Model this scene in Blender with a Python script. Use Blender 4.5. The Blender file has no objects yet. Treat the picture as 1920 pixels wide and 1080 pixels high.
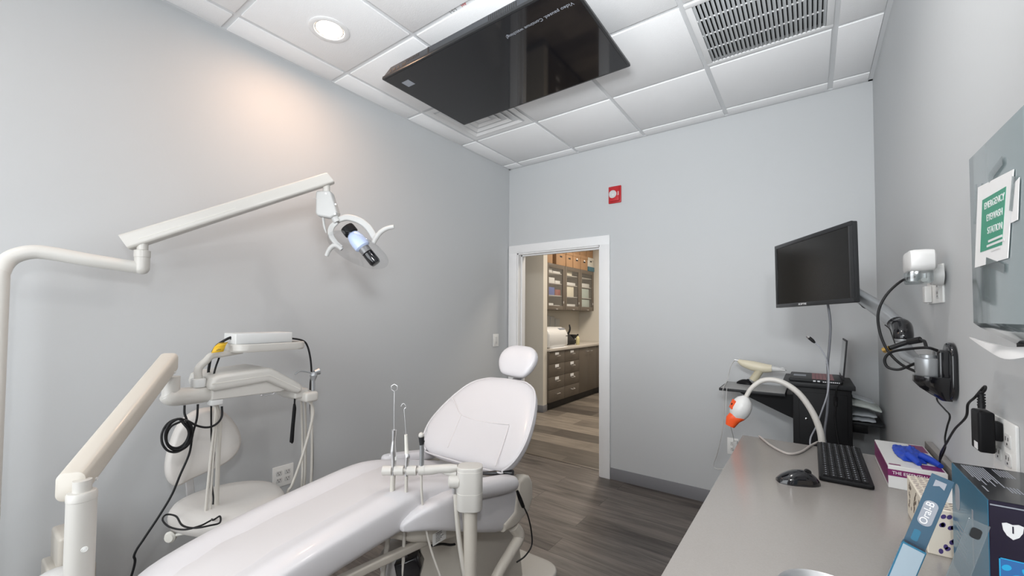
import bpy, bmesh, math, random
from mathutils import Vector, Matrix, noise
random.seed(7)
SC = bpy.context.scene
COL = SC.collection
PI = math.pi

# ------------------------------------------------------------------ helpers
def srgb(r, g, b):
    f = lambda c: (c/255/12.92) if c/255 <= .04045 else ((c/255+.055)/1.055)**2.4
    return (f(r), f(g), f(b))

# the surveyed camera of the photograph (metres, x along back wall, y into the room, z up)
CAM = Vector((2.5035, -3.4198, 1.3931))
RT = Vector((0.81169653, 0.58404962, 0.00589726))
UP = Vector((0.01290994, -0.02803427, 0.99952359))
FW = Vector((-0.5839367, 0.8112337, 0.03029536))
FPX, SHY = 778.0614, 28.1644
def _ray(u, v):
    return FW + RT*((u-960)/FPX) + UP*((540+SHY-v)/FPX)
def px(u, v, x):            # measured point on the upright plane at this x
    d = _ray(u, v); return CAM + d*((x-CAM.x)/d.x)
def py(u, v, y):
    d = _ray(u, v); return CAM + d*((y-CAM.y)/d.y)
def pz(u, v, z):
    d = _ray(u, v); return CAM + d*((z-CAM.z)/d.z)
def pd(u, v, d):
    return CAM + _ray(u, v)*d

def catmull(pts, res=8, closed=False):
    P = [Vector(p) for p in pts]
    if len(P) < 3: return P
    n = len(P); out = []
    rng = range(n if closed else n-1)
    for i in rng:
        if closed:
            p0, p1, p2, p3 = P[(i-1) % n], P[i], P[(i+1) % n], P[(i+2) % n]
        else:
            p1, p2 = P[i], P[i+1]
            p0 = P[i-1] if i else p1*2-p2
            p3 = P[i+2] if i+2 < n else p2*2-p1
        for k in range(res):
            t = k/res
            out.append(.5*((2*p1)+(p2-p0)*t+(2*p0-5*p1+4*p2-p3)*t*t+(3*p1-p0-3*p2+p3)*t**3))
    if not closed: out.append(P[-1])
    return out

def rrect(w, h, r, seg=5):
    """rounded rectangle outline centred on 0"""
    r = min(r, w/2-1e-5, h/2-1e-5); o = []
    for cx, cy, a0 in ((w/2-r, h/2-r, 0), (-w/2+r, h/2-r, PI/2), (-w/2+r, -h/2+r, PI), (w/2-r, -h/2+r, 1.5*PI)):
        for k in range(seg+1):
            a = a0+PI/2*k/seg; o.append((cx+r*math.cos(a), cy+r*math.sin(a)))
    return o

def frame(o, ex, ey, ez=None):
    """4x4 from origin and axes"""
    ex = Vector(ex).normalized(); ey = Vector(ey).normalized()
    ez = ex.cross(ey).normalized() if ez is None else Vector(ez).normalized()
    m = Matrix.Identity(4)
    for i in range(3):
        m[i][0], m[i][1], m[i][2], m[i][3] = ex[i], ey[i], ez[i], o[i]
    return m

class MB:
    def __init__(s): s.bm = bmesh.new()
    def _new(s, vs, M):
        if M is not None: bmesh.ops.transform(s.bm, matrix=M, verts=vs)
    def box(s, x0, x1, y0, y1, z0, z1, bev=0, seg=2, M=None):
        t = bmesh.new()
        bmesh.ops.create_cube(t, size=1)
        for v in t.verts:
            v.co = Vector((x0+(x1-x0)*(v.co.x+.5), y0+(y1-y0)*(v.co.y+.5), z0+(z1-z0)*(v.co.z+.5)))
        if bev: bmesh.ops.bevel(t, geom=t.edges[:], offset=bev, segments=seg, profile=.5, affect='EDGES', clamp_overlap=True)
        s._merge(t, M); return s
    def _merge(s, t, M=None):
        if M is not None: bmesh.ops.transform(t, matrix=M, verts=t.verts)
        me = bpy.data.meshes.new('tmp'); t.to_mesh(me); t.free()
        s.bm.from_mesh(me); bpy.data.meshes.remove(me)
    def loft(s, secs, cap=True, closed=False, M=None):
        t = bmesh.new()
        R = [[t.verts.new(Vector(p)) for p in sec] for sec in secs]
        n = len(R[0]); m = len(R)
        for i in range(m if closed else m-1):
            a, b = R[i], R[(i+1) % m]
            for k in range(n):
                t.faces.new((a[k], a[(k+1) % n], b[(k+1) % n], b[k]))
        if cap and not closed:
            t.faces.new(R[0][::-1]); t.faces.new(R[-1])
        bmesh.ops.recalc_face_normals(t, faces=t.faces)
        s._merge(t, M); return s
    def tube(s, pts, r, seg=12, smooth=True, res=8, closed=False, cap=True, sq=None):
        P = catmull(pts, res, closed) if smooth else [Vector(p) for p in pts]
        n = len(P); secs = []
        rs = r if isinstance(r, (list, tuple)) else [r]
        up = None
        for i, p in enumerate(P):
            if closed: tan = P[(i+1) % n]-P[i-1]
            else: tan = P[min(i+1, n-1)]-P[max(i-1, 0)]
            if tan.length < 1e-9: tan = Vector((0, 0, 1))
            tan.normalize()
            if up is None:
                up = Vector((0, 0, 1)) if abs(tan.z) < .9 else Vector((1, 0, 0))
            up = (up-tan*up.dot(tan))
            if up.length < 1e-6: up = tan.orthogonal()
            up.normalize(); side = tan.cross(up)
            t = i/max(1, n-1)*(len(rs)-1); k = min(int(t), len(rs)-2) if len(rs) > 1 else 0
            rr = rs[0] if len(rs) == 1 else rs[k]+(rs[k+1]-rs[k])*(t-k)
            if sq:      # rounded-rectangle section (width, height)
                secs.append([p+side*a*rr+up*b*rr for a, b in sq])
            else:
                secs.append([p+(side*math.cos(2*PI*j/seg)+up*math.sin(2*PI*j/seg))*rr for j in range(seg)])
        s.loft(secs, cap=cap, closed=closed); return s
    def cyl(s, p0, p1, r0, r1=None, seg=24):
        r1 = r0 if r1 is None else r1
        return s.tube([p0, p1], [r0, r1], seg=seg, smooth=False)
    def lathe(s, prof, M=None, seg=28):
        """profile of (r, z) spun round z"""
        secs = [[(max(r, 1e-4)*math.cos(2*PI*j/seg), max(r, 1e-4)*math.sin(2*PI*j/seg), z) for j in range(seg)] for r, z in prof]
        return s.loft(secs, M=M)
    def prism(s, out, d0, d1, M=None, bev=0, seg=2):
        """outline (a,b) in the frame's xy, from z=d0 to z=d1"""
        t = bmesh.new()
        A = [t.verts.new((a, b, d0)) for a, b in out]; B = [t.verts.new((a, b, d1)) for a, b in out]
        n = len(out)
        fa = t.faces.new(A[::-1]); fb = t.faces.new(B)
        for k in range(n): t.faces.new((A[k], A[(k+1) % n], B[(k+1) % n], B[k]))
        bmesh.ops.recalc_face_normals(t, faces=t.faces)
        if bev:
            es = list({e for f in (fa, fb) for e in f.edges})
            bmesh.ops.bevel(t, geom=es, offset=bev, segments=seg, profile=.5, affect='EDGES', clamp_overlap=True)
        s._merge(t, M); return s
    def ball(s, c, rx, ry=None, rz=None, seg=20, M=None):
        ry = rx if ry is None else ry; rz = rx if rz is None else rz
        t = bmesh.new(); bmesh.ops.create_uvsphere(t, u_segments=seg, v_segments=max(8, seg//2), radius=1)
        for v in t.verts: v.co = Vector((c[0]+v.co.x*rx, c[1]+v.co.y*ry, c[2]+v.co.z*rz))
        s._merge(t, M); return s
    def quad(s, a, b, c, d):
        s.bm.faces.new([s.bm.verts.new(Vector(p)) for p in (a, b, c, d)]); return s
    def xf(s, M):
        bmesh.ops.transform(s.bm, matrix=M, verts=s.bm.verts); return s
    def build(s, name, m, parent=None, angle=35, sub=0):
        me = bpy.data.meshes.new(name); s.bm.to_mesh(me); s.bm.free()
        me.shade_smooth()
        try: me.set_sharp_from_angle(angle=math.radians(angle))
        except Exception: pass
        me.materials.append(m)
        o = bpy.data.objects.new(name, me); COL.objects.link(o)
        adopt(o, parent)
        if sub:
            md = o.modifiers.new('smooth', 'SUBSURF'); md.levels = sub; md.render_levels = sub
        return o

def adopt(o, parent):
    if parent is not None:
        o.parent = parent
        if parent.type == 'EMPTY' and parent.parent is None:
            o.matrix_parent_inverse = Matrix.Translation(-parent.location)

def thing(name, label, cat, loc, group=None):
    o = bpy.data.objects.new(name, None); COL.objects.link(o)
    o.location = Vector(loc); o.empty_display_size = .05
    o['label'] = label; o['category'] = cat
    if group: o['group'] = group
    return o
def tag(o, label, cat, group=None):
    o['label'] = label; o['category'] = cat
    if group: o['group'] = group
    return o
def struct(o): o['kind'] = 'structure'; return o

def text(name, s, size, M, m, parent=None, align='CENTER', depth=.0003, sx=1):
    cu = bpy.data.curves.new(name, 'FONT'); cu.body = s; cu.size = size; cu.align_x = align; cu.align_y = 'CENTER'
    cu.extrude = depth; cu.resolution_u = 3
    ob = bpy.data.objects.new(name, cu); COL.objects.link(ob)
    dg = bpy.context.evaluated_depsgraph_get()
    me = bpy.data.meshes.new_from_object(ob.evaluated_get(dg))
    bpy.data.objects.remove(ob); bpy.data.curves.remove(cu)
    me.name = name
    me.transform(M @ Matrix.Diagonal((sx, 1, 1, 1)))
    me.materials.clear(); me.materials.append(m)
    o = bpy.data.objects.new(name, me); COL.objects.link(o); adopt(o, parent)
    return o

# ------------------------------------------------------------------ materials
def newmat(name):
    m = bpy.data.materials.new(name); m.use_nodes = True
    nt = m.node_tree; return m, nt, nt.nodes['Principled BSDF']
def mat(name, col, rough=.5, metal=0, coat=0, bump=0, bscale=200, var=0, vscale=8, spec=.5, sheen=0, emit=0, trans=0, alpha=1):
    m, nt, b = newmat(name)
    b.inputs['Base Color'].default_value = (*col, 1)
    b.inputs['Roughness'].default_value = rough; b.inputs['Metallic'].default_value = metal
    b.inputs['Specular IOR Level'].default_value = spec
    b.inputs['Coat Weight'].default_value = coat; b.inputs['Coat Roughness'].default_value = .08
    b.inputs['Sheen Weight'].default_value = sheen
    b.inputs['Transmission Weight'].default_value = trans
    if emit:
        b.inputs['Emission Color'].default_value = (*col, 1); b.inputs['Emission Strength'].default_value = emit
    tc = nt.nodes.new('ShaderNodeTexCoord')
    if var:
        nz = nt.nodes.new('ShaderNodeTexNoise'); nz.inputs['Scale'].default_value = vscale; nz.inputs['Detail'].default_value = 4
        nt.links.new(tc.outputs['Object'], nz.inputs['Vector'])
        mx = nt.nodes.new('ShaderNodeMix'); mx.data_type = 'RGBA'
        mx.inputs['A'].default_value = (*[c*(1-var) for c in col], 1); mx.inputs['B'].default_value = (*[min(1, c*(1+var)) for c in col], 1)
        nt.links.new(nz.outputs['Fac'], mx.inputs['Factor']); nt.links.new(mx.outputs['Result'], b.inputs['Base Color'])
    if bump:
        nz = nt.nodes.new('ShaderNodeTexNoise'); nz.inputs['Scale'].default_value = bscale; nz.inputs['Detail'].default_value = 3
        nt.links.new(tc.outputs['Object'], nz.inputs['Vector'])
        bp = nt.nodes.new('ShaderNodeBump'); bp.inputs['Strength'].default_value = bump; bp.inputs['Distance'].default_value = .002
        nt.links.new(nz.outputs['Fac'], bp.inputs['Height']); nt.links.new(bp.outputs['Normal'], b.inputs['Normal'])
    return m
def glass_mat(name, col=(1, 1, 1), gloss=.12, rough=.02):
    m = bpy.data.materials.new(name); m.use_nodes = True; nt = m.node_tree; nt.nodes.clear()
    out = nt.nodes.new('ShaderNodeOutputMaterial'); mix = nt.nodes.new('ShaderNodeMixShader')
    tr = nt.nodes.new('ShaderNodeBsdfTransparent'); gl = nt.nodes.new('ShaderNodeBsdfGlossy'); lw = nt.nodes.new('ShaderNodeLayerWeight')
    tr.inputs['Color'].default_value = (*col, 1); gl.inputs['Roughness'].default_value = rough
    lw.inputs['Blend'].default_value = .25
    mr = nt.nodes.new('ShaderNodeMath'); mr.operation = 'MULTIPLY_ADD'; mr.inputs[1].default_value = .3; mr.inputs[2].default_value = gloss*.25
    nt.links.new(lw.outputs['Facing'], mr.inputs[0]); nt.links.new(mr.outputs[0], mix.inputs[0])
    nt.links.new(tr.outputs[0], mix.inputs[1]); nt.links.new(gl.outputs[0], mix.inputs[2]); nt.links.new(mix.outputs[0], out.inputs[0])
    return m

M = {}
M['wall'] = mat('wall_paint', (.542, .555, .564), .55, bump=.10, bscale=90)
M['ceiling'] = mat('ceiling_tile', (.90, .90, .905), .85, bump=.35, bscale=160)
M['grid'] = mat('ceiling_grid', (.68, .69, .70), .5)
M['trim'] = mat('white_trim', (.82, .82, .82), .35)
M['vinylbase'] = mat('grey_vinyl_base', srgb(128, 128, 132), .5)
M['hallwall'] = mat('hall_wall_paint', (.64, .605, .535), .6)
M['beige'] = mat('beige_enamel', (.55, .51, .45), .35, coat=.1)
M['beige2'] = mat('pale_enamel', (.57, .55, .515), .35, coat=.1)
M['white'] = mat('white_plastic', (.67, .67, .66), .35)
M['offwhite'] = mat('offwhite_plastic', (.78, .76, .70), .4)
M['vinyl'] = mat('white_upholstery', (.64, .625, .64), .36, bump=.05, bscale=400, coat=.15)
M['vinylpanel'] = mat('upholstery_panel', (.605, .585, .59), .42, bump=.05, bscale=400)
M['stoolvinyl'] = mat('stool_upholstery', (.62, .59, .56), .42, bump=.05, bscale=300)
M['seam'] = mat('seam_thread', (.72, .69, .69), .6)
M['black'] = mat('black_plastic', (.008, .008, .009), .45, spec=.16)
M['blackgloss'] = mat('black_gloss', (.006, .006, .008), .12, coat=.4)
M['rubber'] = mat('black_rubber', (.010, .010, .011), .5, spec=.3)
M['chrome'] = mat('chrome', (.85, .85, .86), .16, 1)
M['steel'] = mat('brushed_steel', (.72, .72, .73), .34, .9)
M['silver'] = mat('silver_paint', (.40, .415, .43), .30, .65)
M['dgrey'] = mat('dark_grey', (.026, .027, .029), .45, spec=.22)
M['hose'] = mat('beige_hose', (.58, .55, .50), .5)
M['plate'] = mat('outlet_plastic', (.83, .83, .81), .4)
M['slot'] = mat('outlet_slot', (.03, .03, .03), .6)
M['paper'] = mat('white_paper', (.85, .85, .85), .7)
M['red'] = mat('red_plastic', (.50, .016, .022), .35)
M['cablegrey'] = mat('grey_cable', (.12, .125, .14), .45)
M['thincord'] = mat('pale_cord', (.70, .69, .67), .5)
M['orange'] = mat('orange_plastic', (.85, .10, .02), .35)
M['yellow'] = mat('yellow_card', (.72, .44, .02), .5)
M['gold'] = mat('gold_plug', (.75, .5, .15), .25, 1)
M['blue'] = mat('blue_nitrile', (.008, .05, .42), .5)
M['navy'] = mat('navy_print', (.011, .007, .024), .3, coat=.15)
M['blackprint'] = mat('black_print', (.012, .013, .016), .3, coat=.3)
M['teal'] = mat('teal_print', (.015, .14, .24), .3, coat=.3)
M['cyan'] = mat('cyan_print', (.03, .42, .75), .35)
M['midblue'] = mat('mid_blue_print', (.04, .16, .42), .35)
M['purple'] = mat('purple_print', (.17, .012, .10), .4)
M['print'] = mat('white_print', (.8, .8, .8), .5)
M['greyprint'] = mat('grey_print', (.30, .32, .36), .5)
M['ivory'] = mat('ivory_enamel', (.68, .665, .63), .35, coat=.1)
M['silvergrille'] = mat('grille_slat', (.50, .52, .53), .45)
M['lampwhite'] = mat('lamp_white', (.50, .50, .49), .38)
M['lens'] = glass_mat('ribbed_lens', (.80, .84, .84), .9, .12)
M['blister'] = glass_mat('blister_plastic', (.66, .76, .80), 1.0, .16)
M['glass'] = glass_mat('clear_glass')
M['clear'] = glass_mat('clear_plastic', (.97, .975, .98), .12, .06)
M['cardboard'] = mat('cardboard', (.36, .215, .115), .7, var=.12, vscale=5)
M['cab'] = mat('taupe_laminate', (.115, .095, .075), .45)
M['cabdark'] = mat('toe_kick', (.03, .028, .027), .6)
M['cream'] = mat('cream_plastic', (.74, .68, .52), .4)
M['green'] = mat('green_print', (.03, .30, .18), .4)
M['screen'] = mat('screen_glass', (.008, .008, .010), .05, coat=.12, spec=.45)
M['bezel'] = mat('bezel_plastic', (.02, .021, .023), .28)
M['tvside'] = mat('tv_side_plastic', (.055, .06, .068), .35)

def counter_mat():
    m, nt, b = newmat('grey_laminate')
    tc = nt.nodes.new('ShaderNodeTexCoord'); nz = nt.nodes.new('ShaderNodeTexNoise'); nz.inputs['Scale'].default_value = 350; nz.inputs['Detail'].default_value = 2
    nt.links.new(tc.outputs['Object'], nz.inputs['Vector'])
    cr = nt.nodes.new('ShaderNodeValToRGB'); cr.color_ramp.elements[0].color = (.335, .315, .295, 1); cr.color_ramp.elements[1].color = (.385, .365, .345, 1)
    nt.links.new(nz.outputs['Fac'], cr.inputs[0]); nt.links.new(cr.outputs[0], b.inputs['Base Color'])
    b.inputs['Roughness'].default_value = .22; b.inputs['Specular IOR Level'].default_value = .5
    return m
M['counter'] = counter_mat()

def plank_mat(name, row, length, c0, c1, rough, grain=1.0, sy=26):
    m, nt, b = newmat(name); L = nt.links.new; N = nt.nodes.new
    tc = N('ShaderNodeTexCoord')
    br = N('ShaderNodeTexBrick'); br.inputs['Scale'].default_value = 1; br.inputs['Brick Width'].default_value = length; br.inputs['Row Height'].default_value = row
    br.inputs['Mortar Size'].default_value = .0012; br.inputs['Color1'].default_value = (0, 0, 0, 1); br.inputs['Color2'].default_value = (1, 1, 1, 1); br.inputs['Mortar'].default_value = (.2, .2, .2, 1)
    br.inputs['Bias'].default_value = 0; br.offset = .37
    L(tc.outputs['Object'], br.inputs['Vector'])
    # shift the grain per plank so it breaks at the joints
    off = N('ShaderNodeVectorMath'); off.operation = 'MULTIPLY_ADD'; off.inputs[1].default_value = (7.3, 4.1, 2.7)
    L(br.outputs['Color'], off.inputs[0]); L(tc.outputs['Object'], off.inputs[2])
    mp = N('ShaderNodeMapping'); mp.inputs['Scale'].default_value = (1.6, sy, 1); L(off.outputs[0], mp.inputs['Vector'])
    n1 = N('ShaderNodeTexNoise'); n1.inputs['Scale'].default_value = 1; n1.inputs['Detail'].default_value = 6; n1.inputs['Roughness'].default_value = .62; n1.inputs['Distortion'].default_value = 1.1
    L(mp.outputs[0], n1.inputs['Vector'])
    mp2 = N('ShaderNodeMapping'); mp2.inputs['Scale'].default_value = (3.5, sy*5, 1); L(off.outputs[0], mp2.inputs['Vector'])
    n2 = N('ShaderNodeTexNoise'); n2.inputs['Scale'].default_value = 1; n2.inputs['Detail'].default_value = 3; L(mp2.outputs[0], n2.inputs['Vector'])
    a = N('ShaderNodeMath'); a.operation = 'MULTIPLY_ADD'; a.inputs[1].default_value = .25*grain; L(n2.outputs['Fac'], a.inputs[0]); L(n1.outputs['Fac'], a.inputs[2])
    a2 = N('ShaderNodeMath'); a2.operation = 'MULTIPLY_ADD'; a2.inputs[1].default_value = .16; L(br.outputs['Color'], a2.inputs[0]); L(a.outputs[0], a2.inputs[2])
    cr = N('ShaderNodeValToRGB'); e = cr.color_ramp.elements
    e[0].position = .48; e[0].color = (*c0, 1); e[1].position = .90; e[1].color = (*c1, 1)
    L(a2.outputs[0], cr.inputs[0]); 
    mx = N('ShaderNodeMix'); mx.data_type = 'RGBA'; mx.inputs['B'].default_value = (*[c*.6 for c in c0], 1)
    L(br.outputs['Fac'], mx.inputs['Factor']); L(cr.outputs[0], mx.inputs['A']); L(mx.outputs['Result'], b.inputs['Base Color'])
    b.inputs['Roughness'].default_value = rough
    bp = N('ShaderNodeBump'); bp.inputs['Strength'].default_value = .15; bp.inputs['Distance'].default_value = .001; L(a.outputs[0], bp.inputs['Height']); L(bp.outputs['Normal'], b.inputs['Normal'])
    return m
M['floor'] = plank_mat('dark_plank_floor', .18, 1.22, (.050, .042, .038), (.20, .175, .155), .42, sy=17)
def hall_floor():
    m, nt, b = newmat('hall_plank_floor'); L = nt.links.new; N = nt.nodes.new
    tc = N('ShaderNodeTexCoord'); mp = N('ShaderNodeMapping'); mp.inputs['Rotation'].default_value = (0, 0, 0); L(tc.outputs['Object'], mp.inputs[0])
    br = N('ShaderNodeTexBrick'); br.inputs['Scale'].default_value = 1; br.inputs['Brick Width'].default_value = .9; br.inputs['Row Height'].default_value = .28; br.inputs['Mortar Size'].default_value = .0
    br.inputs['Color1'].default_value = (.085, .073, .062, 1); br.inputs['Color2'].default_value = (.33, .285, .235, 1); br.offset = .41
    L(mp.outputs[0], br.inputs['Vector'])
    m3 = N('ShaderNodeMapping'); m3.inputs['Scale'].default_value = (2, 14, 1); L(tc.outputs['Object'], m3.inputs[0])
    nz = N('ShaderNodeTexNoise'); nz.inputs['Scale'].default_value = 1.5; nz.inputs['Detail'].default_value = 5; L(m3.outputs[0], nz.inputs['Vector'])
    mx = N('ShaderNodeMix'); mx.data_type = 'RGBA'; mx.blend_type = 'MULTIPLY'; mx.inputs['Factor'].default_value = .8
    cr = N('ShaderNodeValToRGB'); cr.color_ramp.elements[0].position = .3; cr.color_ramp.elements[0].color = (.55, .55, .55, 1); cr.color_ramp.elements[1].position = .75; cr.color_ramp.elements[1].color = (1.2, 1.2, 1.2, 1)
    L(nz.outputs['Fac'], cr.inputs[0]); L(br.outputs['Color'], mx.inputs['A']); L(cr.outputs[0], mx.inputs['B']); L(mx.outputs['Result'], b.inputs['Base Color'])
    b.inputs['Roughness'].default_value = .4
    return m
M['hallfloor'] = hall_floor()

# ------------------------------------------------------------------ room shell
H, W, YF = 2.8963, 2.84, -4.5
D0, D1, DH = .105, 1.003, 2.022          # door opening
b = MB(); b.box(-.12, W+.1, YF-.1, .128, -.06, 0); struct(b.build('floor', M['floor']))
b = MB(); b.box(-3.2, 4.2, .128, 4.3, -.06, 0); struct(b.build('floor_hall', M['hallfloor']))
b = MB(); b.box(D0, D1, .112, .145, 0, .004, .0015); struct(b.build('trim_2', M['cab']))
b = MB(); b.box(-.12, 0, YF, .12, 0, H+.15); struct(b.build('wall_left', M['wall']))
b = MB(); b.box(W, W+.12, YF, .12, 0, H+.15); struct(b.build('wall_right', M['wall']))
b = MB(); b.box(-.12, W+.12, YF-.12, YF, 0, H+.15); struct(b.build('wall_front', M['wall']))
b = MB(); b.box(0, D0, 0, .12, 0, H+.15).box(D1, W, 0, .12, 0, H+.15).box(D0, D1, 0, .12, DH, H+.15)
struct(b.build('wall_back', M['wall']))
# door lining and casing
b = MB()
b.box(D0-.012, D0+.014, -.003, .123, 0, DH+.0).box(D1-.014, D1+.012, -.003, .123, 0, DH).box(D0, D1, -.003, .123, DH-.016, DH+.012)
b.box(D0+.014, D0+.026, .05, .085, 0, DH-.016).box(D1-.026, D1-.014, .05, .085, 0, DH-.016).box(D0+.014, D1-.014, .05, .085, DH-.028, DH-.016)
for x0, x1 in ((.010, D0+.004), (D1-.004, 1.093)):
    b.box(x0, x1, -.018, 0, 0, DH+.0, .003)
    b.box(x0, x1, .12, .138, 0, DH+.0, .003)
b.box(.010, 1.093, -.018, 0, DH-.004, 2.100, .003).box(.010, 1.093, .12, .138, DH-.004, 2.100, .003)
struct(b.build('trim_1', M['trim']))
for nm, args in (('baseboard_back', (1.094, W, -.006, 0, 0, .098)), ('baseboard_left', (0, .006, YF, -.0, 0, .098)), ('baseboard_right', (W-.006, W, YF, -.006, 0, .098)), ('baseboard_front', (0, W, YF, YF+.006, 0, .098))):
    b = MB(); b.box(*args, .002); struct(b.build(nm, M['vinylbase']))

# suspended ceiling: grid plane with tegular tiles that drop below it
GX, GY, G = .1869, .1399, .6096
xs = [0, GX, GX+G, GX+2*G, GX+3*G, GX+4*G, W]
ys = [0, -GY] + [-GY-G*k for k in range(1, 8)] + [YF]
ys = [y for y in ys if y > YF] + [YF]
RET = (4, 2)       # column and row index of the return grille
b = MB()
ex0, ex1, ey1, ey0 = xs[4], xs[5], ys[2], ys[3]
b.box(-.1, ex0+.012, YF-.1, .1, H, H+.03).box(ex1-.012, W+.1, YF-.1, .1, H, H+.03)
b.box(ex0+.012, ex1-.012, ey1-.012, .1, H, H+.03).box(ex0+.012, ex1-.012, YF-.1, ey0+.012, H, H+.03)
b.box(0, .022, YF, 0, H-.004, H).box(W-.022, W, YF, 0, H-.004, H).box(0, W, -.022, 0, H-.004, H)
ceil = struct(b.build('ceiling', M['grid']))
t = MB()
for i in range(len(xs)-1):
    for j in range(len(ys)-1):
        if i == 4 and j == 2: continue
        if i == 1 and j == 2: continue
        x0, x1, y1, y0 = xs[i], xs[i+1], ys[j], ys[j+1]
        g = .0135
        t.box(x0+(.024 if i == 0 else g), x1-(.024 if i == len(xs)-2 else g), y0+(g if y0 > YF else 0), y1-(.024 if j == 0 else g), H-.0085, H, .0025, 2)
tiles = t.build('ceiling_tiles', M['ceiling'], ceil); 

# hall beyond the door
b = MB(); b.box(-3.2, -.645, 1.732, 1.842, 0, H+.1); struct(b.build('wall_hall_near', M['hallwall']))
b = MB(); b.box(-1.33, -1.22, 1.842, 4.05, 0, H+.1); struct(b.build('wall_hall_side', M['hallwall']))
b = MB(); b.box(-1.33, 4.2, 4.03, 4.15, 0, H+.1); struct(b.build('wall_hall_end', M['hallwall']))
b = MB(); b.box(4.0, 4.2, .12, 4.05, 0, H+.1).box(-3.2, -3.1, .12, 1.75, 0, H+.1); struct(b.build('wall_hall_far', M['hallwall']))
b = MB(); b.box(-3.2, 4.2, .12, 4.2, H, H+.03); struct(b.build('ceiling_hall', M['ceiling']))
b = MB(); b.box(-.645, -.639, 1.732, 1.842, 0, .098, .001).box(-1.6, -.639, 1.726, 1.732, 0, .098, .001); struct(b.build('baseboard_hall', M['vinylbase']))
# ------------------------------------------------------------------ ceiling fixtures
def recessed(name, x, y, label, group=None, warm=(1, .80, .60), strength=60):
    t = thing(name, label, 'ceiling light', (x, y, H-.0085), group)
    b = MB(); b.lathe([(.098, 0), (.100, -.004), (.094, -.0075), (.075, -.006), (.066, .004), (.062, .0)], Matrix.Translation((x, y, H-.0085)), 40)
    b.build('trim_ring', M['trim'], t)
    m = mat('lamp_glow', warm, .5, emit=strength)
    b = MB(); b.lathe([(.0, -.001), (.04, -.0015), (.066, .002), (.066, .004), (0, .004)], Matrix.Translation((x, y, H-.0105)), 40); b.build('diffuser', m, t)
    return t
recessed('ceiling_downlight', .472, -2.253, 'round white recessed downlight glowing warm above the left wall', strength=14)

# supply diffuser in the tile beside the television
x0, x1, y1, y0 = xs[1], xs[2], ys[2], ys[3]; cx, cy = (x0+x1)/2, (y0+y1)/2
t = thing('ceiling_vent', 'white square four-way air diffuser partly hidden behind the ceiling screen', 'vent', (cx, cy, H))
b = MB(); o = rrect(.585, .585, .004); i_ = rrect(.50, .50, .004)
def ring(b, a0, a1, z0, z1):
    for s in ((-1, 0), (1, 0), (0, -1), (0, 1)): pass
    secs = []
    for a, z in ((a0, z0), (a1, z1), (a1, z1+.0015), (a0, z0+.0015)):
        secs.append([(cx-a, cy-a, z), (cx+a, cy-a, z), (cx+a, cy+a, z), (cx-a, cy+a, z)])
    b.loft(secs, closed=True, cap=False)
ring(b, .292, .245, H-.006, H-.004); b.build('frame', M['trim'], t, 20)
for a, bb in ((.235, .185), (.175, .125), (.115, .07)):
    b = MB(); ring(b, a, bb, H-.012, H+.012); b.build('louver', M['trim'], t, 20)
b = MB(); b.box(cx-.06, cx+.06, cy-.06, cy+.06, H-.012, H-.010, .0008); b.build('center_plate', M['trim'], t)
b = MB(); b.box(x0, x1, y0, y1, H+.03, H+.10); b.build('backing', M['dgrey'], t)

# return grille
x0, x1, y1, y0 = xs[4], xs[5], ys[2], ys[3]; cx, cy = (x0+x1)/2, (y0+y1)/2
t = thing('return_grille', 'large white slatted return air grille in the ceiling tiles', 'vent', (cx, cy, H))
b = MB(); f = .034
for a in ((x0+.008, x1-.008, y1-f-.004, y1-.008), (x0+.008, x1-.008, y0+.008, y0+f+.004), (x0+.008, x0+f+.004, y0+f, y1-f), (x1-f-.004, x1-.008, y0+f, y1-f)):
    b.box(a[0], a[1], a[2], a[3], H-.008, H+.004, .002)
b.build('frame', M['trim'], t)
nb = 27
ang = math.radians(38)
for k in range(nb):
    x = x0+f+.012+(x1-x0-2*f-.024)*k/(nb-1)
    b = MB(); b.box(-.0085, .0085, y0+f, y1-f, -.003, .003, .0025, 2)
    b.xf(Matrix.Translation((x, 0, H-.0005)) @ Matrix.Rotation(ang, 4, 'Y')); b.build('slat', M['silvergrille'] if 'silvergrille' in M else M['trim'], t)
b = MB()
for k in range(5):
    y = y0+f+(y1-y0-2*f)*k/4.0
    b.box(x0+f, x1-f, y-.004, y+.004, H-.002, H+.004, .001, 1)
b.build('cross_bar', M['trim'], t)
b = MB(); b.box(x0, x1, y0, y1, H+.16, H+.18)
for a in ((x0-.01, x0, y0, y1), (x1, x1+.01, y0, y1), (x0, x1, y0-.01, y0), (x0, x1, y1, y1+.01)): b.box(*a, H+.03, H+.18)
b.build('duct_box', M['slot'], t)

# television hung face down
t = thing('television', 'large black flat screen television mounted face down on the ceiling', 'television', (1.12, -1.605, 2.75))
tx0, tx1, ty0, ty1, tz = .515, 1.728, -1.955, -1.254, 2.748
def rect(x0, x1, y0, y1, r, z):
    return [((x0+x1)/2+a, (y0+y1)/2+c, z) for a, c in rrect(x1-x0, y1-y0, r, 4)]
b = MB(); b.loft([rect(tx0, tx1, ty0, ty1, .008, tz+.001), rect(tx0-.001, tx1+.001, ty0-.001, ty1+.001, .009, tz+.004), rect(tx0, tx1, ty0, ty1, .01, tz+.014)])
b.build('bezel', M['bezel'], t)
b = MB(); b.loft([rect(tx0+.003, tx1-.003, ty0+.003, ty1-.003, .012, tz+.014), rect(tx0+.05, tx1-.05, ty0+.003, ty1-.02, .03, tz+.046), rect(tx0+.13, tx1-.13, ty0+.10, ty1-.10, .03, tz+.062)])
body = b.build('housing', M['tvside'], t)
b = MB(); b.box(tx0+.012, tx1-.012, ty0+.012, ty1-.012, tz-.0008, tz+.003, .0004, 1); b.build('screen', M['screen'], t)
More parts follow.
